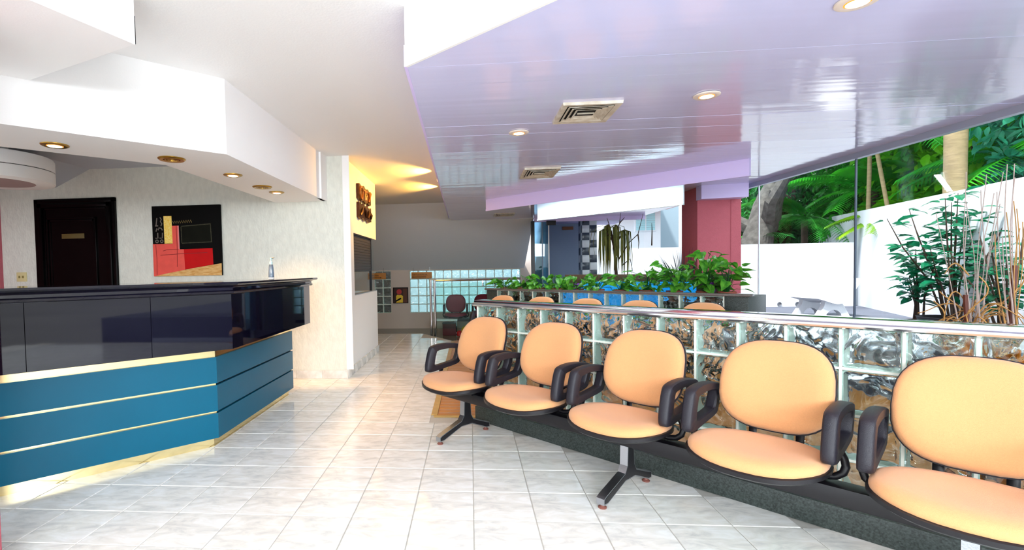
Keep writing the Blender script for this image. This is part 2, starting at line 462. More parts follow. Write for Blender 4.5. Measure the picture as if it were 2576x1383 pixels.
# skirting tiles of back wall and partition
bb = MB().box(-6.2, -1.362, 5.258, 5.27, 0, 0.083).build('baseboard_back', MARB); struct(bb, 'marbled tile skirting along the plaster wall')
skm = MB().cbox(-0.144, 0.144, -0.008, 0.0, 0, 0.09, 0.003).mesh('tile', MARB)
for k in range(3): put(skm, 'tile', bb, (-1.362 - 0.144 - k * 0.2918, 5.259, 0))
wp = MB()
wp.box(-1.52, -1.37, 5.42, 5.69, 0, ZC + 0.1); wp.box(-1.52, -1.37, 5.69, 7.07, 0, 0.895); wp.box(-1.52, -1.37, 5.69, 7.07, 1.635, ZC + 0.1)
wp.box(-1.52, -1.36, 5.2705, 5.42, 0, ZC + 0.1)
wp = struct(wp.build('wall_partition', WALLP, smooth=False), 'white partition wall with the shuttered corner window')
b = MB().box(-3.6, -1.521, 6.92, 7.07, 0, 0.895); b.box(-3.6, -1.521, 6.92, 7.07, 1.635, ZC + 0.1); b.box(-3.6, -2.9, 6.92, 7.07, 0.895, 1.635)
struct(b.build('wall_booth', WALLP, smooth=False), 'end wall of the booth behind the partition')
bs = MB().box(-1.371, -1.360, 5.25, 7.08, 0, 0.09).build('baseboard_partition', MARB); struct(bs, 'marbled tile skirting along the white partition')
skm2 = MB().cbox(0, 0.009, -0.144, 0.144, 0, 0.094, 0.003).mesh('tile', MARB)
for k in range(6): put(skm2, 'tile', bs, (-1.3615, 5.41 + k * 0.2918, 0))
# pink wall far left and pink post by the frame edge
struct(MB().box(-5.6, -5.43, 2.2, 5.27, 0, ZC).build('wall_left', PINK, smooth=False), 'rose plaster wall at the far end behind the counter')
struct(MB().cbox(-2.30, -1.917, 1.42, 1.802, 0, 2.2, 0.008).build('wall_pillar', PINK), 'rose plaster pillar at the lower left corner of the picture')
# far wall with block windows
FY = 11.5
fx0, fx1 = -1.44, 1.165
b = MB()
b.box(-4.2, -2.29, FY, FY + 0.15, -0.4, 2.6); b.box(-1.89, -1.44, FY, FY + 0.15, -0.4, 2.6); b.box(fx1, 1.42, FY, FY + 0.15, -0.4, 2.6)
b.box(-2.29, -1.89, FY, FY + 0.15, -0.4, 0.172); b.box(-1.44, fx1, FY, FY + 0.15, -0.4, 0.172)
b.box(-2.29, -1.89, FY, FY + 0.15, 1.172, 2.6); b.box(-1.44, fx1, FY, FY + 0.15, 1.172, 2.6)
farw = struct(b.build('wall_far', FARWALL, smooth=False), 'beige wall with glass block windows under the sloped panel')
MB().box(-2.5, -1.7, FY + 0.6, FY + 0.65, -0.2, 1.6).build('backing_panel', mat('dark_room_shade', '3A3434', 0.9), farw)  # added panel, its dark colour stands in for a dark room
# sloped panel
z_a, y_a, z_b, y_b = ZC, 9.21, 1.19, 11.5
b = MB().add([(-4.2, y_a, z_a), (1.25, y_a, z_a), (1.25, y_b, z_b), (-4.2, y_b, z_b), (-4.2, y_a + .1, z_a + .1), (1.25, y_a + .1, z_a + .1), (1.25, y_b + .08, z_b + .06), (-4.2, y_b + .08, z_b + .06)],
             [(0, 1, 2, 3), (7, 6, 5, 4), (0, 4, 5, 1), (1, 5, 6, 2), (2, 6, 7, 3), (3, 7, 4, 0)])
struct(b.build('wall_sloped', SLOPE, smooth=False, fix=True), 'large grey sloped panel leaning over the back wall')
struct(MB().box(-4.5, 1.3, 13.0, 13.1, -0.4, 2.4).build('wall_backdrop', mat('pale_backdrop_paint', 'B4CCD4', 0.8), smooth=False), 'pale wall added behind the block window to dim the sky')  # added wall, keeps the bright sky from blowing out the blocks
struct(MB().box(-4.35, -4.2, 5.42, 11.65, -0.4, 2.6).build('wall_corridor', WALLP, smooth=False), 'white side wall far behind the booth')

# ================================================================== CEILINGS
b = MB(); b.box(-6.2, 3.6, -3.4, 9.6, ZC, ZC + 0.08)
struct(b.build('ceiling', WHITE2, smooth=False), 'white upper ceiling over the reception hall')
LP = [(-0.287, 2.367), (3.58, -0.87), (3.43, 6.9), (3.36, 9.85), (-0.36, 9.85), (-0.39, 9.27)]
def inset(poly, d=0.0): return poly
lil = MB().prism(LP, ZL + 0.012, ZC - 0.001)
lil = struct(lil.build('ceiling', LILACF, smooth=False), 'dropped ceiling clad in glossy lilac planks')
def clip(poly, axis, val, keep_gt):
    out = []
    n = len(poly)
    for i in range(n):
        p, q = poly[i], poly[(i + 1) % n]
        ip = (p[axis] >= val) == keep_gt or p[axis] == val; iq = (q[axis] >= val) == keep_gt or q[axis] == val
        if ip: out.append(p)
        if ip != iq:
            t = (val - p[axis]) / (q[axis] - p[axis])
            out.append((p[0] + t * (q[0] - p[0]), p[1] + t * (q[1] - p[1])))
    return out
y = -0.87; PW = 0.25
while y < 9.8:
    P = clip(clip(LP, 1, y + 0.0006, True), 1, y + PW - 0.0006, False)
    if len(P) >= 3:
        tl = random.uniform(-0.0008, 0.0008)
        n = len(P)
        a = sum(P[i][0] * P[(i + 1) % n][1] - P[(i + 1) % n][0] * P[i][1] for i in range(n))
        if a < 0: P = P[::-1]
        zz = [ZL + tl * ((p[1] - y) / PW - 0.5) * 2 for p in P]
        vs = [(p[0], p[1], z) for p, z in zip(P, zz)] + [(p[0], p[1], ZL + 0.013) for p in P]
        fs = [tuple(range(n - 1, -1, -1)), tuple(range(n, 2 * n))] + [(i, (i + 1) % n, n + (i + 1) % n, n + i) for i in range(n)]
        MB().add(vs, fs).build('plank', PVC, lil, smooth=False)
    y += PW
# fascia of the dropped ceiling
b = MB().prism([(-0.297, 2.357), (3.57, -0.88), (3.58, -0.87), (-0.287, 2.367)], ZL - 0.003, ZC)
struct(b.build('trim_3', WHITE, smooth=False), 'white slanted front edge of the dropped ceiling')
b = MB().prism([(-0.302, 2.357), (-0.287, 2.367), (-0.385, 9.27), (-0.40, 9.27)], ZL - 0.003, ZL + 0.10)
struct(b.build('trim_4', LILACF, smooth=False), 'lilac left edge of the dropped ceiling')
# soffit over the counter
CC = (-1.72, 3.15); t8 = math.tan(PI / 8)
def off(d): return (CC[0] + d, CC[1] - d * t8)
def polyline(d, L=1.95, R=4.555):                  # left end, corner, right end of the counter line moved out by d
    c = off(d); return [(c[0] - S2 * L, c[1] - S2 * L), c, (CC[0] + d, R)]
outer = polyline(0.15, 2.6, 5.27); inner = polyline(-0.42, 2.6, 5.27)
b = MB().prism(outer + inner[::-1], ZS, ZC)
soff = struct(b.build('ceiling_soffit', WHITE, smooth=False), 'white angled soffit with downlights hanging above the counter')
struct(MB().box(-1.60, -1.55, 5.06, 5.27, ZS, ZC).build('trim_5', WHITE, smooth=False), 'small plaster return where the soffit meets the wall')
# recess ceiling behind the soffit
RB = mat('grey_blue_recess_paint', 'B7BEC8', 0.7)
b = MB()
b.add([(-4.31, 0.95, 2.395), (-1.92, 3.233, 2.395), (-1.92, 5.27, 2.395), (-4.31, 5.27, 2.395), (-4.73, 5.27, 2.2), (-4.73, 0.95, 2.2), (-6.1, 5.27, 2.2), (-6.1, 0.95, 2.2)],
      [(3, 2, 1, 0), (0, 5, 4, 3), (5, 7, 6, 4)])
struct(b.build('ceiling_recess', RB, smooth=False), 'folded grey recess ceiling behind the counter soffit')
# upper left box
K = Vector((-1.465, 2.085)); 
P = [K, K + Vector((-0.348, -0.937)) * 1.3, Vector((-2.333, 2.416)) + Vector((-0.522, -0.853)) * 1.5, Vector((-2.333, 2.416))]
b = MB().prism([tuple(p) for p in P], 2.2, ZC)
struct(b.build('ceiling_box', WHITE, smooth=False), 'white boxed ceiling duct in the upper corner near the photographer')
g = tag(MB().cbox(-0.30, -0.01, -0.002, 0.012, 2.207, 2.333, 0.004).build('air_grille', mat('black_grille', '15161E', 0.5), loc=(-1.465, 2.085, 0), rot=(0, 0, -0.365)),
        'flat black grille on the side of the white boxed duct', 'grille')

# drop beam and lit panel above the planter
def bp(u0, w0, u1, w1): return None
BW = Vector((0.231, 6.967, 0)); BE = Vector((2.583, 4.774, 0)); bd = (BE - BW).normalized(); bn = Vector((-bd.y, bd.x, 0))
if bn.y < 0: bn = -bn
def strip(p, q, n, th, z0, z1):
    return MB().prism([tuple((p)[:2]), tuple((q)[:2]), tuple((q + n * th)[:2]), tuple((p + n * th)[:2])], z0, z1)
bm_ = strip(BW, BE, bn, 0.05, 2.003, ZL).build('ceiling_beam', LILACF, smooth=False)
struct(bm_, 'lilac drop beam hanging above the block planter')
strip(BW - bn * 0.006, BE - bn * 0.006, bn, 0.012, 1.996, 2.02).build('edge_strip', LILACF, bm_)
PW1 = Vector((0.946, 6.955, 0)); PE1 = Vector((2.331, 5.574, 0))
lp_ = strip(PW1, PE1, bn, 0.03, 1.842, ZL).build('ceiling_light_panel', CYANW, smooth=False)
struct(lp_, 'bright white lit panel hanging behind the lilac beam')
strip(PW1 - bn * 0.012, PE1 - bn * 0.012, bn, 0.012, 1.842, 1.858).build('edge_strip', CYANW, lp_)
tb = thing('tube_lamp', 'fluorescent tube hidden between the lilac beam and the lit panel', 'lamp')
a_ = PW1 + bd * 0.15 - bn * 0.3 + Vector((0, 0, 2.08)); c_ = PE1 - bd * 0.1 - bn * 0.3 + Vector((0, 0, 2.08))
MB().tube([a_, c_], 0.013, 8).build('tube', TUBE, tb)
MB().tube([a_ + Vector((0, 0, 0.03)), c_ + Vector((0, 0, 0.03))], 0.02, 4).build('batten', WHITE, tb)
ld = bpy.data.lights.new('tube_light', 'AREA'); ld.shape = 'RECTANGLE'; ld.size = 1.9; ld.size_y = 0.05; ld.energy = 22; ld.color = (0.85, 0.98, 1.0)
lo = bpy.data.objects.new('tube_light', ld); COL.objects.link(lo); lo.location = (a_ + c_) / 2 + Vector((0, 0, -0.02))
lo.rotation_euler = (0, 0, math.atan2(bd.y, bd.x)); lo.parent = tb

# pink column and its bulkhead
col = MB().cbox(2.845, 3.365, 6.4, 6.86, 0, ZL, 0.008); col.box(3.245, 3.366, 6.394, 6.41, 0, ZL)
struct(col.build('wall_pillar', PINK), 'rose plaster column beside the garden glass')
struct(MB().prism([(2.84, 6.28), (3.34, 6.18), (3.34, 6.42), (2.84, 6.42)], 1.99, ZL).build('ceiling_bulkhead', LILACF, smooth=False), 'small lilac bulkhead at the head of the rose column')

# ================================================================== GARDEN GLASS
win = MB().box(3.44, 3.50, -1.0, 6.4, ZL - 0.055, ZL + 0.02)
win = MB()
gl = [(3.58, -1.0), (3.47, 4.72), (3.425, 6.12), (3.41, 6.42)]
win.prism([(3.55, -1.0), (3.445, 4.72), (3.39, 6.42), (3.44, 6.42), (3.50, 4.72), (3.60, -1.0)], ZL - 0.05, ZL + 0.01)
win.prism([(3.55, -1.0), (3.445, 4.72), (3.39, 6.42), (3.44, 6.42), (3.50, 4.72), (3.60, -1.0)], -0.1, 0.06)
wo = struct(win.build('window_1', mat('grey_aluminium_frame', 'A9B0C4', 0.4, metal=0.3), smooth=False), 'wall of tall frameless glass panes facing the garden')
for (p, q) in zip(gl[:-1], gl[1:]):
    a = Vector((*p, 0)); c = Vector((*q, 0)); d = (c - a).normalized(); nn = Vector((-d.y, d.x, 0))
    a = a + d * 0.004; c = c - d * 0.004
    strip(a, c, nn, 0.008, 0.05, ZL - 0.04).build('pane', PANE, wo, smooth=False)
MB().box(3.462, 3.476, 4.714, 4.726, 0.05, ZL - 0.04).build('joint_strip', mat('dark_glass_joint', '4A5668', 0.4), wo)
MB().box(3.417, 3.431, 6.113, 6.127, 0.05, ZL - 0.04).build('joint_strip', mat('pale_glass_joint', 'D8E2EA', 0.4), wo)

# ================================================================== RECEPTION COUNTER
rc = thing('reception_counter', 'angled reception counter with teal panels below a polished black granite front', 'counter', (0, 0, 0))
def band(d0, d1, z0, z1, L=1.6, R=4.555, Ri=None):
    A = polyline(d0, L, R); B = polyline(d1, L, R if Ri is None else Ri)
    return MB().prism(A + B[::-1], z0, z1)
def lseg(d0, d1, z0, z1, L=1.6):
    A = polyline(d0, L)[:2]; B = polyline(d1, L)[:2]; return MB().prism(A + B[::-1], z0, z1)
def rseg(d0, d1, z0, z1, R=4.555):
    A = polyline(d0, 1, R)[1:]; B = polyline(d1, 1, R)[1:]; return MB().prism(A + B[::-1], z0, z1)
band(-0.06, -0.42, 0.02, 1.045).build('carcass', DARKGAP, rc, smooth=False)
band(-0.045, -0.08, 0.0, 0.075, R=4.54).build('toe_kick', GOLD, rc, smooth=False)
for z0, z1 in ((0.067, 0.237), (0.251, 0.426), (0.440, 0.617)):
    lseg(0, -0.03, z0, z1).build('teal_panel', TEAL, rc, smooth=False)
    rseg(0, -0.03, z0, z1).build('teal_panel', TEAL, rc, smooth=False)
for z0, z1 in ((0.236, 0.252), (0.425, 0.441)):
    lseg(-0.012, -0.05, z0, z1).build('gold_strip', GOLD, rc, smooth=False)
    rseg(-0.02, -0.05, z0, z1).build('dark_painted_strip', DARKGAP, rc, smooth=False)  # same gold strip, its dark reflection put into the colour
band(-0.012, -0.08, 0.617, 0.69).build('gold_band', GOLD, rc, smooth=False)
band(0.135, -0.1, 0.684, 0.70, R=4.63).build('granite_underside', GRANITE, rc, smooth=False)
# granite front slabs
ax = polyline(0.15, 2.2, 4.65); bx = polyline(0.12, 2.2, 4.62)
dl = Vector((-S2, -S2))
cuts = [0.0, 0.47, 1.05, 1.6, 2.15]
for s0, s1 in zip(cuts[:-1], cuts[1:]):
    e0 = 0 if s0 == 0 else 0.0015; 
    p0 = Vector(ax[1]) + dl * (s0 + e0); p1 = Vector(ax[1]) + dl * (s1 - 0.0015)
    q0 = Vector(bx[1]) + dl * (s0 + e0); q1 = Vector(bx[1]) + dl * (s1 - 0.0015)
    MB().prism([tuple(p0), tuple(p1), tuple(q1), tuple(q0)], 0.683, 1.05).build('granite_slab', GRANITE, rc, smooth=False)
MB().prism([ax[1], (ax[2][0], 4.65), (bx[2][0], 4.65), bx[1]], 0.683, 1.05).build('granite_slab', GRANITE, rc, smooth=False)
MB().box(-2.1, -1.6, 4.62, 4.65, 0.683, 1.05).build('granite_slab', GRANITE, rc, smooth=False)
# moulded top: profile swept along the counter line
prof = [(-0.46, 1.085), (0.12, 1.045), (0.155, 1.045), (0.172, 1.052), (0.176, 1.064), (0.168, 1.072), (0.165, 1.088), (0.178, 1.098), (0.205, 1.104), (0.215, 1.113), (0.212, 1.125), (-0.46, 1.125)]
rings = []
pls = [polyline(d, 2.0, 4.65 + (d - 0.15 if d > 0.1 else 0.0)) for d, z in prof]
for k in range(3): rings.append([(pls[i][k][0], pls[i][k][1], prof[i][1]) for i in range(len(prof))])
MB().loft(rings).build('moulded_top', GRANITE, rc, smooth=True, angle=25, fix=True)

# soap dispenser bottle
sb = thing('soap_dispenser', 'clear grey soap pump bottle standing on the black counter top', 'bottle', (-1.67, 3.985, 1.1265))
MB().lathe([(0.022, 0), (0.0235, 0.004), (0.0225, 0.05), (0.019, 0.10), (0.0165, 0.118), (0.012, 0.125)], 16).build('bottle_body', mat('clear_grey_plastic', '7E93AC', 0.1, trans=0.6), sb)
MB().lathe([(0.0237, 0.003), (0.0237, 0.014)], 16).build('white_band', WHITE, sb)
MB().lathe([(0.013, 0.124), (0.013, 0.146), (0.005, 0.148), (0.005, 0.17), (0.009, 0.171), (0.009, 0.178), (0.0, 0.179)], 14).build('pump_collar', mat('pale_teal_plastic', 'A9D6DC', 0.35), sb)
MB().tube([(-0.008, 0, 0.175), (0.018, 0, 0.177), (0.03, 0, 0.18)], [0.005, 0.004, 0.003], 6).build('pump_nozzle', mat('dark_teal_plastic', '2C4A52', 0.4), sb)

# ================================================================== DOOR, PAINTING, SWITCH
dr = thing('door_1', None, None, (0, 0, 0)); dr['kind'] = 'structure'; dr['label'] = 'black lacquered panel door with a brass plate'
fy = 5.27
x0, x1, zt = -4.985, -4.0, 2.067
b = MB()
for a0, a1, d in ((0.0, 0.05, 0.03), (0.05, 0.10, 0.045), (0.10, 0.125, 0.025)):
    b.cbox(x0 + a0, x0 + a1, fy - d, fy, 0, zt - a0, 0.004); b.cbox(x1 - a1, x1 - a0, fy - d, fy, 0, zt - a0, 0.004)
    b.cbox(x0 + a0, x1 - a0, fy - d, fy, zt - a1, zt - a0, 0.004)
b.build('door_frame', DOORW, dr)
leaf = MB().box(x0 + 0.12, x1 - 0.12, fy - 0.015, fy + 0.0, 0.0, zt - 0.12).build('door_leaf', DOORW, dr, smooth=False)
b = MB()
px0, px1 = -4.845, -4.24
for z0, z1 in ((0.95, 1.855), (0.12, 0.80)):
    for t0, t1, d in ((0, 0.022, 0.032), (0.022, 0.05, 0.022)):
        b.cbox(px0 + t0, px0 + t1, fy - d, fy - 0.012, z0 + t0, z1 - t0, 0.005); b.cbox(px1 - t1, px1 - t0, fy - d, fy - 0.012, z0 + t0, z1 - t0, 0.005)
        b.cbox(px0 + t0, px1 - t0, fy - d, fy - 0.012, z1 - t1, z1 - t0, 0.005); b.cbox(px0 + t0, px1 - t0, fy - d, fy - 0.012, z0 + t0, z0 + t1, 0.005)
b.build('panel_moulding', DOORW, leaf)
MB().cbox(-4.665, -4.39, fy - 0.021, fy - 0.015, 1.612, 1.668, 0.002).build('name_plate', mat('dull_brass_plate', '5A4A22', 0.5), leaf)
MB().tube([(-4.16, fy - 0.015, 1.0), (-4.16, fy - 0.06, 1.0), (-4.27, fy - 0.065, 1.0)], 0.009, 8).build('door_handle', BRASS, leaf)

# painting: flat areas as thin paint layers on the canvas
pt = thing('abstract_painting', 'square abstract painting in black, red and yellow on the plaster wall', 'painting', (-3.562, 5.27, 1.163), 0)
PWd, PHt = 0.80, 0.787
cv = MB().cbox(0, PWd, -0.03, -0.001, 0, PHt, 0.003).build('canvas', mat('black_paint', '060505', 0.7, var=0.2, scale=8, spec=0.12), pt)
def flat(pts, layer, m, name='painted_area'):
    y = -0.0305 - 0.0004 * layer
    P = [(p[0] * PWd, y, (1 - p[1]) * PHt) for p in pts]
    return MB().add(P, [tuple(range(len(P)))]).build(name, m, cv, smooth=False, fix=False)
CORAL = mat('coral_paint', 'EA5346', 0.6, var=0.12, scale=12); RED = mat('crimson_paint', 'C4080C', 0.6, var=0.08, scale=10, spec=0.2)
YELP = mat('yellow_ochre_paint', 'F0BC28', 0.6, color2='F4DC84', scale=60); OCH = mat('ochre_sand_paint', 'C58A3C', 0.7, color2='E0B97A', scale=18, stretch=(1, 1, 5))
PINKP = mat('pale_pink_paint', 'DB8080', 0.6); DKG = mat('dark_olive_paint', '11120A', 0.7, var=0.3, scale=14, spec=0.12); GREYL = mat('chalk_grey_paint', '6F665C', 0.8)
LINE = mat('dark_red_line', '8C1218', 0.6)
flat([(0.0, 0.54), (0.17, 0.54), (0.29, 0.54), (0.29, 0.285), (0.385, 0.285), (0.385, 0.62), (0.46, 0.62), (0.47, 0.91), (0.03, 1.0), (0.0, 1.0)][::-1], 1, CORAL)
flat([(0.455, 0.62), (0.875, 0.615), (0.88, 0.845), (0.465, 0.91)][::-1], 2, RED)
flat([(0.375, 0.285), (0.392, 0.285), (0.396, 0.62), (0.379, 0.62)][::-1], 3, PINKP)
flat([(0.172, 0.145), (0.29, 0.145), (0.295, 0.535), (0.175, 0.535)][::-1], 3, YELP)
flat([(0.17, 0.965), (0.6, 0.89), (1.0, 0.83), (1.0, 1.0), (0.02, 1.0)][::-1], 4, OCH)
flat([(0.42, 0.30), (0.86, 0.27), (0.86, 0.53), (0.42, 0.54)][::-1], 1, DKG)
def stroke(pts, w, layer, m, name='painted_line'):
    b = MB(); y = -0.0305 - 0.0004 * layer
    P = [Vector((p[0] * PWd, y, (1 - p[1]) * PHt)) for p in pts]
    L = []
    for i, p in enumerate(P):
        t = P[min(i + 1, len(P) - 1)] - P[max(i - 1, 0)]; n = Vector((-t.z, 0, t.x)).normalized() * w / 2
        L.append((p + n, p - n))
    vs = [v for l in L for v in l]
    b.add(vs, [(2 * i, 2 * i + 1, 2 * i + 3, 2 * i + 2) for i in range(len(L) - 1)])
    return b.build(name, m, cv, smooth=False)
for pts in ([(0.045, 0.55), (0.055, 0.75), (0.05, 0.98)], [(0.355, 0.29), (0.36, 0.6), (0.352, 0.87)], [(0.15, 0.64), (0.2, 0.625), (0.38, 0.618)], [(0.11, 0.70), (0.4, 0.685), (0.8, 0.675)]):
    stroke(pts, 0.006, 5, LINE)
zz = [(0.305 + i * 0.0165, 0.235 + (0.02 if i % 2 else -0.018) - i * 0.0006) for i in range(18)]
stroke(zz, 0.006, 5, BRASS if False else mat('brown_gold_paint', '8A7440', 0.7))
for pts in ([(0.43, 0.295), (0.86, 0.27)], [(0.855, 0.27), (0.865, 0.53)], [(0.43, 0.535), (0.865, 0.525)], [(0.425, 0.30), (0.43, 0.53)]): stroke(pts, 0.009, 3, mat('grey_olive_scumble', '47452F', 0.8, var=0.6, scale=40))
for pts in ([(0.075, 0.17), (0.06, 0.27), (0.045, 0.28), (0.09, 0.28)], [(0.12, 0.16), (0.14, 0.19), (0.125, 0.22), (0.145, 0.25), (0.13, 0.285)],
            [(0.055, 0.36), (0.07, 0.315), (0.09, 0.34), (0.1, 0.31), (0.135, 0.315), (0.15, 0.345)],
            [(0.08, 0.38), (0.08, 0.455), (0.045, 0.455)], [(0.15, 0.38), (0.145, 0.455), (0.105, 0.455)]): stroke(pts, 0.012, 3, GREYL)
for cx in (0.065, 0.135):
    stroke([(cx + 0.02 * math.cos(a * 0.7), 0.50 + 0.02 * math.sin(a * 0.7)) for a in range(10)], 0.011, 3, GREYL)

sw = thing('light_switch', 'ivory double light switch on the plaster wall beside the black door', 'switch', (-5.195, 5.27, 1.183))
MB().cbox(-0.062, 0.062, -0.01, 0, -0.054, 0.054, 0.003).build('cover_plate', IVORY, sw)
for dx in (-0.022, 0.022): MB().cbox(dx - 0.008, dx + 0.008, -0.02, -0.008, -0.014, 0.014, 0.003).build('toggle', mat('dark_ivory', '8A7C48', 0.4), sw)

# ================================================================== BOOTH WINDOW, SCULPTURE
w2 = thing('window_2', None, None); w2['kind'] = 'structure'; w2['label'] = 'corner booth window with a half lowered charcoal shutter'
for k in range(13):
    z1 = 1.632 - k * 0.0352
    MB().cbox(-1.412, -1.396, 5.692, 6.79, z1 - 0.034, z1, 0.004).build('slat', SHUT, w2)
MB().box(-1.42, -1.37, 5.69, 7.07, 0.893, 0.905).build('sill', mat('grey_sill', '9CA3A8', 0.4), w2)
MB().box(-1.42, -1.385, 5.685, 5.70, 0.9, 1.635).build('window_frame', BLACKM, w2); MB().box(-1.42, -1.385, 6.785, 6.797, 0.9, 1.635).build('window_frame', BLACKM, w2)
MB().box(-1.41, -1.375, 5.69, 6.79, 1.62, 1.637).build('window_frame', BLACKM, w2)
MB().box(-1.406, -1.40, 5.70, 6.785, 0.905, 1.63).build('pane', PANE, w2, smooth=False)
MB().box(-1.406, -1.40, 6.797, 7.06, 0.905, 1.63).build('pane', PANE, w2, smooth=False)
MB().box(-2.9, -1.41, 7.03, 7.036, 0.905, 1.63).build('pane', PANE, w2, smooth=False)
pr = thing('desk_printer', 'dark office machine behind the booth window glass', 'printer', (-1.80, 6.25, 0.0))
MB().cbox(-0.25, 0.2, -0.35, 0.4, 0.0, 0.72, 0.01).build('cabinet', mat('booth_desk', '6C7078', 0.5), pr)
MB().cbox(-0.2, 0.15, -0.25, 0.3, 0.72, 1.0, 0.03).build('machine_body', BLACKP, pr)
MB().cbox(-0.15, 0.1, -0.2, 0.25, 1.0, 1.05, 0.015).build('machine_lid', mat('grey_lid', '5C6068', 0.4), pr)

scu = thing('wall_sculpture', 'dark bronze relief of two linked carved plaques on the white partition', 'sculpture', (-1.37, 6.25, 0))
def plaque(y0, y1, z0, z1, ph):
    b = MB(); n = 24
    top = []; bot = []
    for i in range(n + 1):
        t = i / n; y = y0 + (y1 - y0) * t
        sg = 0.012 * math.sin(t * 3 * 2 * PI + ph)
        top.append((y, z1 + sg + 0.006 * ((i // 8) % 2))); bot.append((y, z0 + 0.012 * math.sin(t * 3 * 2 * PI + ph + 1)))
    poly = bot + top[::-1]
    vs = [(0.004, p[0], p[1]) for p in poly] + [(0.035, p[0], p[1]) for p in poly]; m = len(poly)
    fs = [(i, (i + 1) % m, m + (i + 1) % m, m + i) for i in range(m)]
    q = n + 1
    for i in range(n): fs.append((m + i, m + i + 1, m + (2 * q - 2 - i), m + (2 * q - 1 - i)))
    return b.add(vs, fs)
pu = plaque(-0.375, 0.345, 2.06, 2.245, 0.3).build('upper_plaque', BRONZE, scu, fix=True, smooth=False)
pl = plaque(-0.375, 0.345, 1.835, 2.015, 1.5).build('lower_plaque', BRONZE, scu, fix=True, smooth=False)
for yy in (-0.22, -0.02, 0.18): MB().tube([(0.02, yy, 2.0), (0.02, yy, 2.08)], 0.008, 6).build('link_rod', BRONZE, scu)
ring = [(0.037, -0.26 + 0.075 * math.cos(a * PI / 8), 2.15 + 0.075 * math.sin(a * PI / 8)) for a in range(17)]
MB().tube(ring, 0.016, 6).build('ring_relief', COPPER, pu)
b = MB()
for (y0, y1, z0, z1) in ((-0.12, 0.06, 2.19, 2.215), (-0.06, -0.02, 2.08, 2.2), (0.0, 0.04, 2.09, 2.15), (0.04, 0.09, 2.14, 2.165)): b.cbox(0.033, 0.05, y0, y1, z0, z1, 0.004)
b.build('bar_relief', COPPER, pu)
MB().tube([(0.042, 0.15, 2.085), (0.042, 0.30, 2.22)], 0.016, 6).build('slash_relief', COPPER, pu)
MB().tube([(0.042, 0.16, 2.21), (0.042, 0.21, 2.15)], 0.014, 6).build('slash_relief', COPPER, pu)
for (y0, z0, y1, z1) in ((-0.33, 1.87, -0.2, 1.97), (-0.1, 1.98, 0.0, 1.87), (0.1, 1.87, 0.16, 1.97), (0.24, 1.97, 0.3, 1.88)):
    MB().tube([(0.04, y0, z0), (0.042, (y0 + y1) / 2, (z0 + z1) / 2), (0.04, y1, z1)], [0.012, 0.03, 0.012], 6).build('carved_relief', BRONZE, pl)

# ================================================================== GLASS BLOCKS
def block_mesh(m):
    h = 0.0955; b = MB()
    def sq(h, y, r=0.012):
        out = []
        for cx, cz, a0 in ((h - r, h - r, 0), (-h + r, h - r, 1), (-h + r, -h + r, 2), (h - r, -h + r, 3)):
            for k in range(3):
                a = (a0 + k / 2) * PI / 2; out.append((cx + r * math.cos(a), y, cz + r * math.sin(a)))
        return out
    for sg in (-1, 1):            # two wavy plates with a rolled rim
        b.loft([sq(h - 0.016, sg * 0.037), sq(h - 0.010, sg * 0.040), sq(h - 0.002, sg * 0.038), sq(h, sg * 0.034), sq(h, sg * 0.030), sq(h - 0.008, sg * 0.029)])
    b.cur = 1                     # translucent side walls between the plates
    b.loft([sq(h, -0.0295), sq(h, 0.0295), sq(h - 0.007, 0.0285), sq(h - 0.009, 0.0), sq(h - 0.007, -0.0285), sq(h, -0.0295)], False, False)
    me = b.mesh('glass_block', [m, BSIDE], smooth=True, angle=50)
    bm = bmesh.new(); bm.from_mesh(me); bmesh.ops.recalc_face_normals(bm, faces=bm.faces); bm.to_mesh(me); bm.free()
    return me
BSIDE = mat('pale_green_block_side', 'D3E8DE', 0.25)
BM = block_mesh(BLOCK); BMF = block_mesh(BLOCKF)
def block_wall(parent, nx, nz, mesh, pitch=0.2, x0=0.0, z0=0.0, th=0.037, mname='mortar'):
    # local: +X along, Z up, centre plane at y=0
    b = MB(); t = 0.0055
    for i in range(nx + 1):
        x = x0 + i * pitch; b.box(x - t, x + t, -th, th, z0, z0 + nz * pitch)
    for k in range(nz + 1):
        z = z0 + k * pitch; b.box(x0, x0 + nx * pitch, -th + 0.001, th - 0.001, z - t, z + t)
    b.build(mname, MORTAR, parent, smooth=False)
    for i in range(nx):
        for k in range(nz):
            put(mesh, 'glass_block', parent, (x0 + (i + 0.5) * pitch, 0, z0 + (k + 0.5) * pitch))
RZ = -PI / 4
ZP = 0.117
fw = thing('block_partition', 'waist-high glass block partition with a chrome rail behind the front bench', 'partition', tuple(W0 + WV * -0.04), RZ)
MB().cbox(-0.01, 4.1, -0.075, 0.06, 0, ZP - 0.004, 0.006).build('granite_plinth', PLINTH, fw)
block_wall(fw, 20, 4, BM, z0=ZP)
b = MB().cbox(-0.02, 4.1, -0.062, 0.062, ZP + 0.8, ZP + 0.822, 0.008); b.build('chrome_rail', CHROME, fw)
MB().tube([(-0.02, -0.066, ZP + 0.79), (4.1, -0.066, ZP + 0.79)], 0.014, 10).build('rail_tube', CHROME, fw)
MB().box(-0.012, -0.0055, -0.036, 0.036, ZP - 0.004, ZP + 0.8).build('end_strip', MORTAR, fw)

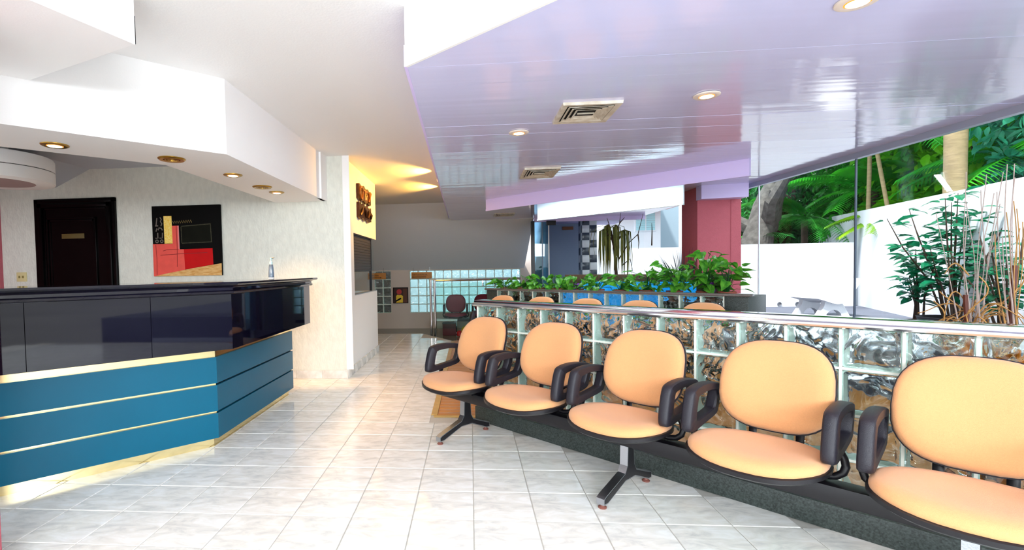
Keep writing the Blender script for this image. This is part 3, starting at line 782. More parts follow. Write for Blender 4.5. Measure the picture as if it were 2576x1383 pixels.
# planter with block front
P0 = Vector((0.231, 6.952, 0)) + Vector((S2, S2, 0)) * 0.04
pl2 = thing('block_planter', 'glass block planter with a dark granite top behind the second bench', 'planter', tuple(P0), RZ)
PLn = 3.24
MB().cbox(0, PLn, -0.06, 0.46, 0, 0.076, 0.006).build('granite_plinth', PLINTH, pl2)
MB().cbox(0, 0.185, -0.045, 0.46, 0.076, 0.882, 0.004).build('granite_end', PLINTH, pl2)
MB().cbox(0.185 + 14 * 0.204, PLn, -0.045, 0.46, 0.076, 0.882, 0.004).build('granite_end', PLINTH, pl2)
block_wall(pl2, 14, 4, BM, pitch=0.2035, x0=0.185, z0=0.07)
MB().cbox(-0.02, PLn + 0.02, -0.075, 0.05, 0.884, 0.908, 0.006).build('granite_cap', mat('grey_granite_cap', '6E6662', 0.15, var=0.3, scale=120), pl2)
MB().box(0.185, 3.04, 0.06, 0.44, 0.70, 0.82).build('soil', SOIL, pl2)
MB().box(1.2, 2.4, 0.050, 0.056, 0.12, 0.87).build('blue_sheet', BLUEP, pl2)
MB().cbox(0.95, 2.92, 0.455, 0.485, 0.0, 1.085, 0.004).build('back_board', DARKW, pl2)
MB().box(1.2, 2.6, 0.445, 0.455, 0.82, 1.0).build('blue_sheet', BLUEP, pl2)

# far block windows
wf = thing('window_3', None, None, (fx0, FY + 0.06, 0.172)); wf['kind'] = 'structure'; wf['label'] = 'bright glass block window under the sloped panel'
block_wall(wf, 13, 5, BMF)
wd_ = thing('window_4', None, None, (-2.29, FY + 0.06, 0.172)); wd_['kind'] = 'structure'; wd_['label'] = 'dark narrow glass block window left of the picture niche'
block_wall(wd_, 2, 5, BM)

# ================================================================== BENCH SEATING
def sup(a, b_, n, k, N):
    t = 2 * PI * k / N; c, s = math.cos(t), math.sin(t)
    return (a * math.copysign(abs(c) ** (2 / n), c), b_ * math.copysign(abs(s) ** (2 / n), s))
N_ = 36
def seat_cushion_mb():
    b = MB(); rings = []
    for f, z in ((0.97, 0.383), (1.0, 0.392), (1.0, 0.405), (0.975, 0.418), (0.91, 0.427), (0.75, 0.431), (0.5, 0.428), (0.2, 0.425)):
        R = []
        for k in range(N_):
            x, y = sup(0.243 * f, 0.195 * f, 2.5, k, N_)
            front = max(0.0, (-y - 0.08) / 0.14)
            back = max(0.0, (y - 0.1) / 0.12)
            z2 = z - 0.022 * front ** 2 + 0.012 * back ** 2 + 0.010 * (x / 0.243) ** 2
            R.append((x, y - 0.43, z2))
        rings.append(R)
    return b.loft(rings)
def seat_pan_mb():
    b = MB(); rings = []
    for f, z in ((0.72, 0.345), (0.93, 0.356), (1.03, 0.372), (1.035, 0.388), (0.99, 0.392)):
        R = []
        for k in range(N_):
            x, y = sup(0.243 * f, 0.195 * f, 2.5, k, N_)
            front = max(0.0, (-y - 0.08) / 0.14); back = max(0.0, (y - 0.1) / 0.12)
            R.append((x, y - 0.43, z - 0.022 * front ** 2 + 0.012 * back ** 2 + 0.010 * (x / 0.243) ** 2))
        rings.append(R)
    b.loft(rings)
    b.cbox(-0.14, 0.14, -0.42, -0.22, 0.322, 0.352, 0.006)
    for sx in (-0.09, 0.09):     # flat bars from the pan up to the backrest
        b.tube([(sx, -0.30, 0.35), (sx, -0.19, 0.355), (sx, -0.145, 0.40), (sx, -0.125, 0.55)], 0.016, 6, flat=0.35)
    for sx in (-1, 1):           # tubes from the pan to the armrests
        b.tube([(sx * 0.13, -0.33, 0.352), (sx * 0.21, -0.33, 0.340), (sx * 0.245, -0.33, 0.348), (sx * 0.268, -0.33, 0.368), (sx * 0.276, -0.33, 0.395), (sx * 0.270, -0.33, 0.425), (sx * 0.255, -0.33, 0.455)], 0.014, 8)
    return b
def backpt(x, s, depth):
    # x across, s from 0 (bottom) to 1 (top) of the backrest; depth towards the front
    z = 0.434 + 0.386 * s
    lean = -0.185 + 0.13 * s - 0.02 * math.sin(s * PI) 
    y = lean + 0.0 + 0.035 * 0 - 0.9 * x * x * 0.6     # sides curl forward
    return (x, y - depth, z + depth * 0.25)
def back_rings(scale_list):
    rings = []
    for f, dp in scale_list:
        R = []
        for k in range(N_):
            x, v = sup(0.215 * f, 0.5 * (1 - (1 - f) * 1.1), 2.9, k, N_)
            s = 0.5 + v
            x *= 1.0 - 0.10 * max(0, s - 0.55) ** 1.2 - 0.16 * max(0, 0.28 - s)
            R.append(backpt(x, s, dp))
        rings.append(R)
    return rings
def backrest_mb(): return MB().loft(back_rings([(0.97, 0.002), (1.0, 0.010), (1.0, 0.022), (0.97, 0.036), (0.9, 0.046), (0.72, 0.052), (0.45, 0.05), (0.15, 0.048)]))
def shell_mb(): return MB().loft(back_rings([(0.2, -0.022), (0.7, -0.022), (0.93, -0.016), (1.02, -0.004), (1.025, 0.006), (0.98, 0.008)]))
def arm_mb(sx):
    # D-shaped loop in the plane x = const, seen from the side as (y, z)
    outer = [(-0.500, 0.450), (-0.462, 0.600), (-0.430, 0.627), (-0.30, 0.634), (-0.150, 0.612), (-0.128, 0.590), (-0.162, 0.485), (-0.190, 0.462), (-0.34, 0.446), (-0.470, 0.430)]
    innr = [(-0.425, 0.490), (-0.402, 0.572), (-0.390, 0.585), (-0.30, 0.592), (-0.195, 0.583), (-0.180, 0.572), (-0.208, 0.508), (-0.222, 0.496), (-0.32, 0.485), (-0.41, 0.476)]
    def rs(P, n=40):    # round the outline by corner cutting
        for _ in range(2):
            Q = []
            for i in range(len(P)):
                p, q = P[i], P[(i + 1) % len(P)]
                Q += [(p[0] * .75 + q[0] * .25, p[1] * .75 + q[1] * .25), (p[0] * .25 + q[0] * .75, p[1] * .25 + q[1] * .75)]
            P = Q
        return P
    O, I = rs(outer), rs(innr); n = len(O)
    cy = sum(p[0] for p in O) / n; cz = sum(p[1] for p in O) / n
    def sc_(P, f): return [(cy + (p[0] - cy) * f, cz + (p[1] - cz) * f) for p in P]
    xa, xb = (0.226, 0.272)
    def ring(P, x): return [(sx * x, p[0], p[1]) for p in P]
    bev = 0.008
    seq = [ring(sc_(I, 1.0), xa + bev), ring(sc_(I, 1.06), xa), ring(sc_(O, 0.955), xa), ring(O, xa + bev), ring(O, xb - bev), ring(sc_(O, 0.955), xb), ring(sc_(I, 1.06), xb), ring(I, xb - bev), ring(I, xa + bev)]
    return MB().loft(seq, False, False)
def leg_poly(g=0.0):
    # (y, z) outline of the inverted-Y foot, front is -y
    return [(-0.605 + g, 0.022 + g), (-0.57, 0.022 + g), (-0.40, 0.082 + g), (-0.30, 0.082 + g), (-0.15, 0.022 + g), (-0.118 - g, 0.022 + g), (-0.118 - g, 0.058 - g), (-0.15, 0.066 - g),
            (-0.285 - g * 0.4, 0.118 - g), (-0.305 - g, 0.15), (-0.312 - g, 0.265), (-0.372 + g, 0.265), (-0.378 + g, 0.155), (-0.40, 0.122 - g), (-0.585, 0.062 - g), (-0.605 + g, 0.052 - g)]
def leg_mb():
    P = leg_poly(); n = len(P); h = 0.021
    b = MB(); vs = [(-h, p[0], p[1]) for p in P] + [(h, p[0], p[1]) for p in P]
    fs = [tuple(range(n)), tuple(range(2 * n - 1, n - 1, -1))] + [(i, n + i, n + (i + 1) % n, (i + 1) % n) for i in range(n)]
    return b.add(vs, fs)
def leg_side_mb(s):
    P = leg_poly(0.006); n = len(P); b = MB(); xs = (0.021, 0.0225)
    vs = [(s * x, p[0], p[1]) for x in xs for p in P]
    return b.add(vs, [tuple(range(n, 2 * n))] + [(i, (i + 1) % n, n + (i + 1) % n, n + i) for i in range(n)])
ME = {}
def bench_meshes(key, fabric):
    ME[key] = dict(cushion=seat_cushion_mb().mesh('seat_cushion', fabric, angle=60), back=backrest_mb().mesh('backrest', fabric, angle=60))
ME['pan'] = seat_pan_mb().mesh('seat_unit', BLACKM, angle=50); ME['shell'] = shell_mb().mesh('back_shell', BLACKP, angle=50)
ME['armL'] = arm_mb(-1).mesh('armrest', BLACKP, angle=50); ME['armR'] = arm_mb(1).mesh('armrest', BLACKP, angle=50)
for k in ('armL', 'armR', 'shell', 'pan'):
    bm = bmesh.new(); bm.from_mesh(ME[k]); bmesh.ops.recalc_face_normals(bm, faces=bm.faces); bm.to_mesh(ME[k]); bm.free()
def bench(label, fabric, key, loc, rz, centres, legs, beam, group=None):
    t = thing('beam_seating', label, 'bench', loc, rz, group)
    bench_meshes(key, fabric)
    for c in centres:
        su = put(ME['pan'], 'seat_unit', t, (c, 0, 0))
        put(ME[key]['cushion'], 'seat_cushion', su); put(ME[key]['back'], 'backrest', su); put(ME['shell'], 'back_shell', su)
        put(ME['armL'], 'armrest', su); put(ME['armR'], 'armrest', su)
    MB().cbox(beam[0], beam[1], -0.385, -0.295, 0.255, 0.325, 0.006).build('beam', BLACKM, t)
    for c in legs:
        l = leg_mb().build('leg', ALU, t, loc=(c, 0, 0), angle=30, fix=True)
        for s in (-1, 1): leg_side_mb(s).build('side_panel', BLACKM, l, smooth=False, fix=True)
        for yy in (-0.585, -0.138): MB().lathe([(0.0, 0.0), (0.02, 0.0), (0.021, 0.006), (0.012, 0.012), (0.008, 0.026)], 12, (0, yy)).build('foot_pad', FOOT, l)
    return t
bench('five-seat beam bench in tan fabric in front of the glass block partition', TAN, 'tan', tuple(W0), RZ, [0.2, 0.8, 1.4, 2.0, 2.6], [0.2, 1.4, 2.6], (-0.05, 2.95))
TAN2 = TAN
PB = uw(0, -2.3)
bench('tan beam bench mostly hidden between the block partition and the planter', TAN, 'tan2', tuple(PB), RZ, [-1.656, -1.03, -0.40, 0.21, 0.83], [-1.656, -0.4, 0.83], (-1.9, 1.1))
bench('maroon two-seat beam bench on the sunken floor by the block window', MAROON, 'maroon', (-0.333, 10.95, -0.2), 0, [0, 0.62], [0.0, 0.9], (-0.25, 1.1))

# ================================================================== CEILING FITTINGS
def downlight(x, y, z, label, ringm, power, group=None, r=0.055, spot=True):
    t = thing('downlight', label, 'ceiling light', (x, y, z), 0, group)
    MB().lathe([(r * 0.72, 0.0), (r * 0.75, -0.008), (r * 1.1, -0.010), (r * 1.28, -0.005), (r * 1.3, 0.0)], 24).build('trim_ring', ringm, t)
    MB().lathe([(r * 0.64, -0.0102), (r * 0.78, -0.0080)], 20).build('painted_glow', GLOW, t)  # emissive ring added for the glow round the lens
    MB().lathe([(0.0, -0.0125), (r * 0.5, -0.0118), (r * 0.66, -0.0100)], 20).build('lens', LAMP, t)
    d = bpy.data.lights.new('downlight_bulb', 'SPOT'); d.energy = power; d.color = (1.0, 0.55, 0.22); d.spot_size = 1.9; d.spot_blend = 1.0; d.shadow_soft_size = 0.12
    o = bpy.data.objects.new('downlight_bulb', d); COL.objects.link(o); o.location = (0, 0, -0.03); o.parent = t
    return t
G1 = 'downlights in the counter soffit'
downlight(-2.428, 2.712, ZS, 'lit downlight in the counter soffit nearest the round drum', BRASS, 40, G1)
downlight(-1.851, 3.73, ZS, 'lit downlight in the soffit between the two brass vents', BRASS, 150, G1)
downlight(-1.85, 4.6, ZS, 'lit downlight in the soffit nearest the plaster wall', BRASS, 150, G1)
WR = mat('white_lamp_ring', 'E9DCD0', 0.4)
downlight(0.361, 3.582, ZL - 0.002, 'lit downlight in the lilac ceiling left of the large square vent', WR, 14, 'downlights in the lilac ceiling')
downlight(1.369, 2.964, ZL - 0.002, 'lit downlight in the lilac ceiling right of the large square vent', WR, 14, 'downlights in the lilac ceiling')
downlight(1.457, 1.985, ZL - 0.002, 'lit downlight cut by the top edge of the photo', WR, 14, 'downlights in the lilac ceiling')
for (x, y, r, lb) in ((-1.982, 3.145, 0.085, 'round brass ceiling vent in the soffit near its angled corner'), (-1.854, 4.282, 0.085, 'round brass ceiling vent in the soffit between two downlights nearest the wall')):
    t = thing('round_vent', lb, 'vent', (x, y, ZS), 0, 'round brass vents in the counter soffit')
    MB().lathe([(r * 0.6, -0.002), (r * 0.62, -0.010), (r * 0.9, -0.012), (r, -0.004), (r, 0.0)], 28).build('rim', BRASS, t)
    MB().lathe([(0, -0.004), (r * 0.62, -0.004)], 24).build('dark_throat', BLK, t)
    for q in (0.2, 0.42): MB().lathe([(r * q, -0.004), (r * (q + 0.03), -0.011), (r * (q + 0.1), -0.011), (r * (q + 0.1), -0.004)], 24).build('vane_ring', BRASS, t)
# warm lamps on the left edge of the dropped ceiling washing the partition
for (y, lb) in ((6.25, 'hidden amber wall washer on the ceiling edge nearer the counter'), (7.42, 'hidden amber wall washer on the ceiling edge nearer the sloped panel')):
    t = thing('wall_washer', lb, 'lamp', (-0.375, y, 2.33))
    MB().lathe([(0.03, -0.03), (0.035, 0.0), (0.03, 0.03)], 12).build('housing', WHITE, t)
    d = bpy.data.lights.new('washer_bulb', 'SPOT'); d.energy = 95; d.color = (1.0, 0.50, 0.08); d.spot_size = 2.0; d.spot_blend = 0.6; d.shadow_soft_size = 0.03
    o = bpy.data.objects.new('washer_bulb', d); COL.objects.link(o); o.parent = t; o.location = (-0.05, 0, 0)
    o.rotation_euler = Vector((-1, -0.1, 0.05)).to_track_quat('-Z', 'Y').to_euler()

def square_vent(cx, cy, sx, sy, label, z=ZL - 0.001):
    t = thing('square_vent', label, 'vent', (cx, cy, z), 0, 'square air vents in the lilac ceiling')
    def frame(f0, f1, z0, z1, m, name, par=t):
        b = MB(); a, c = sx / 2, sy / 2
        R = []
        for f, zz in ((f0, z0), (f1, z1)):
            R.append([(-a * f, -c * f, zz), (a * f, -c * f, zz), (a * f, c * f, zz), (-a * f, c * f, zz)])
        b.loft([R[0], R[1], [(x, y, zz + 0.003) for x, y, zz in R[1]], [(x, y, zz + 0.003) for x, y, zz in R[0]], R[0]], False, False)
        return b.build(name, m, par, smooth=False, fix=True)
    MB().box(-sx * 0.42, sx * 0.42, -sy * 0.42, sy * 0.42, -0.004, -0.002).build('dark_duct', BLK, t)
    frame(1.0, 0.985, 0.0, -0.016, VENT, 'vent_frame'); frame(0.985, 0.80, -0.016, -0.012, VENT, 'vent_frame')
    for f in (0.76, 0.60, 0.44):
        frame(f, f - 0.11, -0.017, -0.004, VENT, 'louvre')
    MB().box(-sx * 0.15, sx * 0.15, -sy * 0.012, sy * 0.012, -0.014, -0.006).build('centre_bar', VENT, t)
    return t
square_vent(0.738, 3.18, 0.35, 0.385, 'large square air vent nearest in the lilac ceiling')
square_vent(0.717, 5.105, 0.35, 0.49, 'smaller looking square air vent midway along the lilac ceiling')
square_vent(0.62, 8.9, 0.36, 0.42, 'farthest square air vent close to the grey sloped panel')
dm = thing('ceiling_drum', 'round white drum with a dark seam under the recess ceiling', 'drum', (-4.31, 4.15, 2.05))
MB().lathe([(0.432, 0.0), (0.437, 0.003), (0.44, 0.012), (0.44, 0.108), (0.435, 0.110)], 48).build('lower_band', WHITE, dm)
MB().lathe([(0.428, 0.108), (0.428, 0.117)], 48).build('seam', DARKGAP, dm)
MB().lathe([(0.435, 0.116), (0.44, 0.118), (0.44, 0.215), (0.43, 0.232), (0.40, 0.236), (0.1, 0.238), (0.1, 0.345)], 48).build('upper_band', WHITE, dm)
MB().lathe([(0.0, -0.001), (0.434, 0.0005)], 48).build('base_disc', mat('rosy_grey_base', 'A08A88', 0.7), dm)

# ================================================================== BACK AREA OBJECTS
def text(name, body, size, loc, rot, m, parent, align='LEFT'):
    cu = bpy.data.curves.new(name, 'FONT'); cu.body = body; cu.size = size; cu.extrude = 0.0015; cu.align_x = align
    cu.materials.append(m)
    tmp = bpy.data.objects.new(name + '_curve', cu); COL.objects.link(tmp)
    me = bpy.data.meshes.new_from_object(tmp.evaluated_get(bpy.context.evaluated_depsgraph_get()))
    bpy.data.objects.remove(tmp)
    me.materials.clear(); me.materials.append(m)
    return put(me, name, parent, loc, rot)
def hang_sign(x0, x1, z0, z1, body, arrow, label):
    t = thing('hanging_sign', label, 'sign', (x0, 11.40, 0), 0)
    w = x1 - x0
    MB().cbox(0, w, -0.012, 0.012, z0, z1, 0.004).build('board', SIGNO, t)
    h = z1 - z0
    text('lettering', body, h * 0.35, (0.02, -0.0135, z0 + h * 0.48), (PI / 2, 0, 0), SIGNT, t)
    b = MB(); zc = z0 + h * 0.25
    b.box(0.03, w * 0.72, -0.0145, -0.0115, zc - 0.006, zc + 0.006)
    xt = 0.015 if arrow < 0 else w * 0.72 + 0.02; xb = xt + (0.03 if arrow < 0 else -0.03)
    b.add([(xt, -0.0145, zc), (xb, -0.0145, zc - 0.018), (xb, -0.0145, zc + 0.018)], [(0, 1, 2) if arrow > 0 else (0, 1, 2)])
    b.build('arrow', SIGNT, t, smooth=False)
    for x in (0.05, w - 0.05): MB().tube([(x, 0, z1), (x, 0, z1 + 0.12)], 0.004, 5).build('hanger', CHROME, t)
    return t
hang_sign(-1.385, -0.90, 0.985, 1.135, 'ORTODONCIA', -1, 'orange wooden sign reading ORTODONCIA before the bright block window')
hang_sign(-2.42, -1.99, 0.985, 1.13, 'PEDIATRIA', 1, 'orange wooden sign with an arrow before the dark block window')
ni = thing('niche_picture', 'small picture niche with a red disc and yellow figure in the beige wall', 'picture', (-1.84, FY, 0.405))
b = MB(); b.box(0, 0.36, -0.012, -0.002, 0, 0.375)
b.build('backing', mat('dark_red_brown', '3A1A12', 0.6), ni)
b = MB()
for a in ((0, 0.36, 0.36, 0.375), (0, 0.36, 0, 0.012), (0, 0.012, 0, 0.375), (0.348, 0.36, 0, 0.375)): b.box(a[0], a[1], -0.03, 0, a[2], a[3])
b.build('frame', BLK, ni)
o = MB().lathe([(0, 0), (0.062, 0), (0.062, 0.006), (0, 0.006)], 24).build('red_disc', REDP, ni, loc=(0.145, -0.012, 0.27), rot=(PI / 2, 0, 0))
MB().add([(0.07, -0.016, 0.012), (0.23, -0.016, 0.012), (0.235, -0.016, 0.17), (0.19, -0.016, 0.20), (0.145, -0.016, 0.19), (0.10, -0.016, 0.205), (0.07, -0.016, 0.17)], [tuple(range(7))]).build('yellow_figure', YEL, ni, smooth=False)
MB().add([(0.05, -0.019, 0.06), (0.18, -0.019, 0.135), (0.20, -0.019, 0.10), (0.06, -0.019, 0.03)], [(0, 1, 2, 3)]).build('dark_bar', BLK, ni, smooth=False)
MB().box(0.24, 0.34, -0.016, -0.012, 0.012, 0.34).build('brown_strip', mat('brown_panel', '5C3420', 0.6), ni)

rl = thing('chrome_railing', 'chrome railing with twin posts and a glass panel above the sunken floor', 'railing', (0, 9.35, 0))
for x in (-0.765, -0.69): 
    MB().tube([(x, 0, -0.2), (x, 0, 0.985)], 0.026, 12).build('post', CHROME, rl)
MB().cbox(-0.80, -0.66, -0.03, 0.03, 0.985, 1.0, 0.004).build('post_cap', PARQE, rl)
MB().tube([(-0.69, 0, 0.975), (0.95, 0, 0.985)], 0.02, 10).build('top_rail', CHROME, rl)
MB().box(-0.66, 0.95, -0.004, 0.004, 0.05, 0.93).build('glass_panel', PANEG, rl, smooth=False)
for x in (0.23, 0.46): MB().cbox(x - 0.015, x + 0.015, -0.012, 0.012, 0.86, 0.97, 0.004).build('clip', CHROME, rl)
tbl = thing('low_shelf', 'low white shelf bar beside the maroon chairs', 'shelf', (-0.62, 10.35, -0.2))
MB().cbox(-0.17, 0.33, -0.12, 0.12, 0.30, 0.335, 0.006).build('shelf_board', WHITE, tbl)
for x in (-0.12, 0.28): MB().box(x - 0.012, x + 0.012, -0.1, 0.1, 0.0, 0.30).build('support', CHROME, tbl)
bx_ = thing('storage_box', 'dark red box on the sunken floor under the white shelf', 'box', (-0.46, 10.3, -0.2))
MB().cbox(-0.14, 0.14, -0.09, 0.09, 0.0, 0.24, 0.006).build('box_body', BOXR, bx_); MB().cbox(-0.145, 0.145, -0.095, 0.095, 0.24, 0.265, 0.004).build('box_lid', mat('dark_lid', '2A1416', 0.5), bx_)
ty = thing('toy_bag', 'yellow and red bag of toys on the floor beneath the maroon bench', 'bag', (-0.05, 10.05, -0.2))
MB().lathe([(0.0, 0.0), (0.13, 0.01), (0.17, 0.08), (0.14, 0.18), (0.07, 0.23), (0.0, 0.235)], 14).build('bag_body', mat('yellow_plastic_bag', 'E7C62C', 0.4, bump=0.6, bscale=14), ty)
MB().lathe([(0.0, 0.0), (0.06, 0.02), (0.06, 0.10), (0.0, 0.13)], 10, (-0.19, -0.02)).build('red_toy', REDP, ty)
for a, b2 in (((0.02, -0.15, 0.05), (0.07, -0.16, 0.12)), ((-0.05, -0.155, 0.06), (-0.02, -0.16, 0.14))): MB().tube([a, b2], 0.012, 5).build('dark_print', BLK, ty)

# entrance glass and beyond
GY = 9.75
en = thing('door_2', None, None, (0, 0, 0)); en['kind'] = 'structure'; en['label'] = 'frameless glass entrance door with black closers'
MB().box(1.26, 3.36, GY - 0.03, GY + 0.03, 2.08, 2.16).build('header', LILACF, en, smooth=False)
MB().box(1.26, 1.41, GY - 0.005, GY + 0.005, 0, 2.08).build('pane', PANEC, en, smooth=False)
MB().box(1.42, 1.535, GY - 0.005, GY + 0.005, 0, 2.08).build('pane', PANEC, en, smooth=False)
MB().box(1.545, 2.15, GY - 0.005, GY + 0.005, 0, 2.08).build('pane', PANE, en, smooth=False)
MB().box(2.16, 3.34, GY - 0.005, GY + 0.005, 0, 2.08).build('pane', PANE, en, smooth=False)
MB().box(1.528, 1.548, GY - 0.012, GY + 0.012, 0, 2.08).build('jamb_strip', WHITE, en); MB().box(1.405, 1.425, GY - 0.012, GY + 0.012, 0, 2.08).build('jamb_strip', mat('blue_grey_jamb', '5E7388', 0.4), en)
MB().box(1.20, 1.26, GY - 0.06, GY + 0.06, 0, 2.1).build('door_frame', BLACKM, en); MB().box(2.147, 2.163, GY - 0.012, GY + 0.012, 0, 2.08).build('jamb_strip', mat('blue_grey_jamb', '5E7388', 0.4), en)
MB().cbox(1.49, 1.67, GY - 0.06, GY - 0.01, 2.01, 2.10, 0.006).build('door_closer', BLACKM, en)
MB().add([(2.2, GY - 0.02, 2.11), (2.34, GY - 0.02, 2.11), (2.34, GY - 0.02, 2.085), (2.2, GY - 0.02, 2.05), (2.2, GY + 0.0, 2.11), (2.34, GY + 0.0, 2.11), (2.34, GY + 0.0, 2.085), (2.2, GY + 0.0, 2.05)],
         [(0, 1, 2, 3), (7, 6, 5, 4), (0, 4, 5, 1), (1, 5, 6, 2), (2, 6, 7, 3), (3, 7, 4, 0)]).build('door_patch', BLACKM, en, fix=True)
b = MB().box(1.42, 2.95, 13.0, 13.15, -0.4, 3.0); b.box(1.42, 1.5, 9.9, 13.0, -0.4, 3.0)
struct(b.build('wall_entrance', GREYW, smooth=False), 'blue grey corridor wall seen through the glass entrance')
struct(MB().box(1.25, 12, 9.8, 26, -0.4, -0.2).build('floor', PAVE, smooth=False), 'grey paving outside the entrance')
struct(MB().prism([(1.25, 9.85), (3.5, 9.85), (3.9, 13.6), (1.25, 13.6)], 2.32, 2.5).build('ceiling_porch', LILACU, smooth=False), 'lilac porch soffit beyond the entrance glass')
sg = thing('door_sign', 'small brown sign on the corridor wall behind the entrance glass', 'sign', (2.54, 12.99, 0))
MB().cbox(-0.14, 0.14, -0.015, 0, 2.16, 2.245, 0.004).build('board', mat('brown_sign', '8A4A22', 0.5), sg)
pi_ = thing('tiled_pillar', 'pillar clad in white and slate checker tiles beyond the entrance glass', 'pillar', (2.455, 11.0, 0))
MB().box(0.0, 0.32, 0, 0.32, -0.2, 2.32).build('core', mat('pillar_grout', 'AEB6C2', 0.7), pi_, smooth=False)
t1 = MB().cbox(-0.0775, 0.0775, -0.008, 0.0, -0.0795, 0.0795, 0.003).mesh('tile', TILEW); t2 = MB().cbox(-0.0775, 0.0775, -0.008, 0.0, -0.0795, 0.0795, 0.003).mesh('tile', TILED)
for r_ in range(15):
    for c_ in range(2):
        put(t1 if (r_ + c_) % 2 else t2, 'tile', pi_, (0.08 + c_ * 0.16, 0, -0.1 + r_ * 0.163))
    put(t2 if r_ % 2 else t1, 'tile', pi_, (0, 0.08, -0.1 + r_ * 0.163), (0, 0, -PI / 2))
    put(t1 if r_ % 2 else t2, 'tile', pi_, (0, 0.24, -0.1 + r_ * 0.163), (0, 0, -PI / 2))
struct(MB().box(3.2, 6.6, 14.1, 14.3, -0.4, 1.69).build('wall_street', GARDENW, smooth=False), 'low white wall beyond the entrance glass')
bd_ = thing('street_building', 'white building with a blinded window and red eaves seen through the entrance', 'building', (0, 20, 0))
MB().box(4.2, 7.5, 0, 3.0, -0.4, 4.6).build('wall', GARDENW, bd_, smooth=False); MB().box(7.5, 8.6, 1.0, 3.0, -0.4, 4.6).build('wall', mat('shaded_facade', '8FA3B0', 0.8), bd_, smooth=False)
wf_ = MB().box(6.5, 7.32, -0.04, 0.0, 2.55, 3.5).build('window', TILEW, bd_, smooth=False)
for k in range(9): MB().cbox(6.55, 7.27, -0.06, -0.04, 2.6 + k * 0.095, 2.6 + k * 0.095 + 0.085, 0.006).build('slat', BLIND, wf_)
MB().box(6.9, 6.93, -0.07, -0.055, 2.58, 3.47).build('mullion', TILEW, wf_)
MB().cbox(6.4, 7.4, -0.25, 0, 1.62, 1.75, 0.01).build('ledge', mat('grey_ledge', '9A988F', 0.7), bd_)
b = MB(); 
for k in range(12):
    b.box(5.2 + k * 0.22, 5.2 + k * 0.22 + 0.2, -1.2, 0.2, 3.42, 3.50 + 0.02 * (k % 2))
b.build('roof', REDROOF, bd_, smooth=False)

# ================================================================== GARDEN
GZ = 0.42
struct(MB().prism([(3.62, -2), (12, -2), (12, 16), (5.0, 16), (4.2, 9.6), (3.62, 9.6)], -0.1, GZ).build('floor', PAVE, smooth=False), 'grey paved garden terrace behind the glass')
struct(MB().box(4.30, 6.66, 9.07, 9.22, 0, 1.53).build('wall_low', GARDENW, smooth=False), 'low white garden wall behind the concrete bench')
A_ = Vector((7.84, 11.72, 0)); B_ = Vector((4.3, 3.1, 0)); d_ = (B_ - A_).normalized(); n_ = Vector((-d_.y, d_.x, 0))
if n_.x < 0: n_ = -n_
tw = MB().add([tuple(A_), tuple(B_), tuple(B_ + n_ * .15), tuple(A_ + n_ * .15), tuple(A_ + Vector((0, 0, 2.16))), tuple(B_ + Vector((0, 0, 1.87))), tuple(B_ + n_ * .15 + Vector((0, 0, 1.87))), tuple(A_ + n_ * .15 + Vector((0, 0, 2.16)))],
              [(0, 1, 2, 3), (4, 5, 6, 7), (0, 4, 5, 1), (1, 5, 6, 2), (2, 6, 7, 3), (3, 7, 4, 0)])
tw = struct(tw.build('wall_garden', GARDENW, smooth=False, fix=True), 'tall white garden wall rising behind the potted plants')
p = A_ + d_ * 4.6; q = B_
MB().add([tuple(p + n_ * .07 + Vector((0, 0, 2.0))), tuple(q + n_ * .07 + Vector((0, 0, 1.86))), tuple(q + n_ * .07 + Vector((0, 0, 2.05))), tuple(p + n_ * .07 + Vector((0, 0, 2.16)))], [(0, 1, 2, 3)]).build('glass_screen', PANE, tw, smooth=False)
for k, (px_, yy) in enumerate(((5.02, 0), (5.42, 0), (5.72, 0))):
    dh = tag(MB().lathe([(0.03, 0.0), (0.036, 0.0), (0.036, 0.012), (0.03, 0.012), (0.028, 0.002), (0.0, 0.002)], 14).build('drain_hole', mat('grey_drain', '777A80', 0.7), loc=(px_, 9.068, GZ + 0.05), rot=(PI / 2, 0, 0)),
             ['small round drain hole at the foot of the low garden wall by the column', 'small round drain hole midway along the low garden wall', 'small round drain hole nearest the concrete bench'][k], 'drain', 'drain holes of the low wall')
# concrete bench
cb = thing('concrete_bench', 'white concrete garden bench with curved seat on arched legs', 'garden bench', (5.02, 7.45, GZ), 0.10)
b = MB(); prof_ = [(-0.26, 0.265), (-0.16, 0.235), (-0.06, 0.20), (0.02, 0.185), (0.10, 0.20), (0.18, 0.27), (0.27, 0.39), (0.36, 0.52)]
th = 0.032; rings = []
for i, (x, z) in enumerate(prof_):
    dx = prof_[min(i + 1, 7)][0] - prof_[max(i - 1, 0)][0]; dz = prof_[min(i + 1, 7)][1] - prof_[max(i - 1, 0)][1]; L = math.hypot(dx, dz); nx, nz = -dz / L * th, dx / L * th
    rings.append([(x, -0.27, z), (x, 0.27, z), (x + nx, 0.26, z + nz), (x + nx, -0.26, z + nz)])
b.loft(rings); b.build('curved_seat', CONCRETE, cb, fix=True, angle=50)
def arch_leg(y):
    out = [(-0.25, 0.0), (-0.20, 0.075), (-0.145, 0.16), (-0.13, 0.225), (0.0, 0.20), (0.10, 0.20), (0.13, 0.165), (0.18, 0.08), (0.225, 0.0), (0.13, 0.0)]
    for k in range(7):
        a = k / 6 * PI; out.append((0.0 - 0.01 + 0.115 * math.cos(a), 0.105 * math.sin(a)))
    out.append((-0.14, 0.0))
    n = len(out); vs = [(p[0], y - 0.035, p[1]) for p in out] + [(p[0], y + 0.035, p[1]) for p in out]
    return MB().add(vs, [tuple(range(n)), tuple(range(2 * n - 1, n - 1, -1))] + [(i, n + i, n + (i + 1) % n, (i + 1) % n) for i in range(n)])
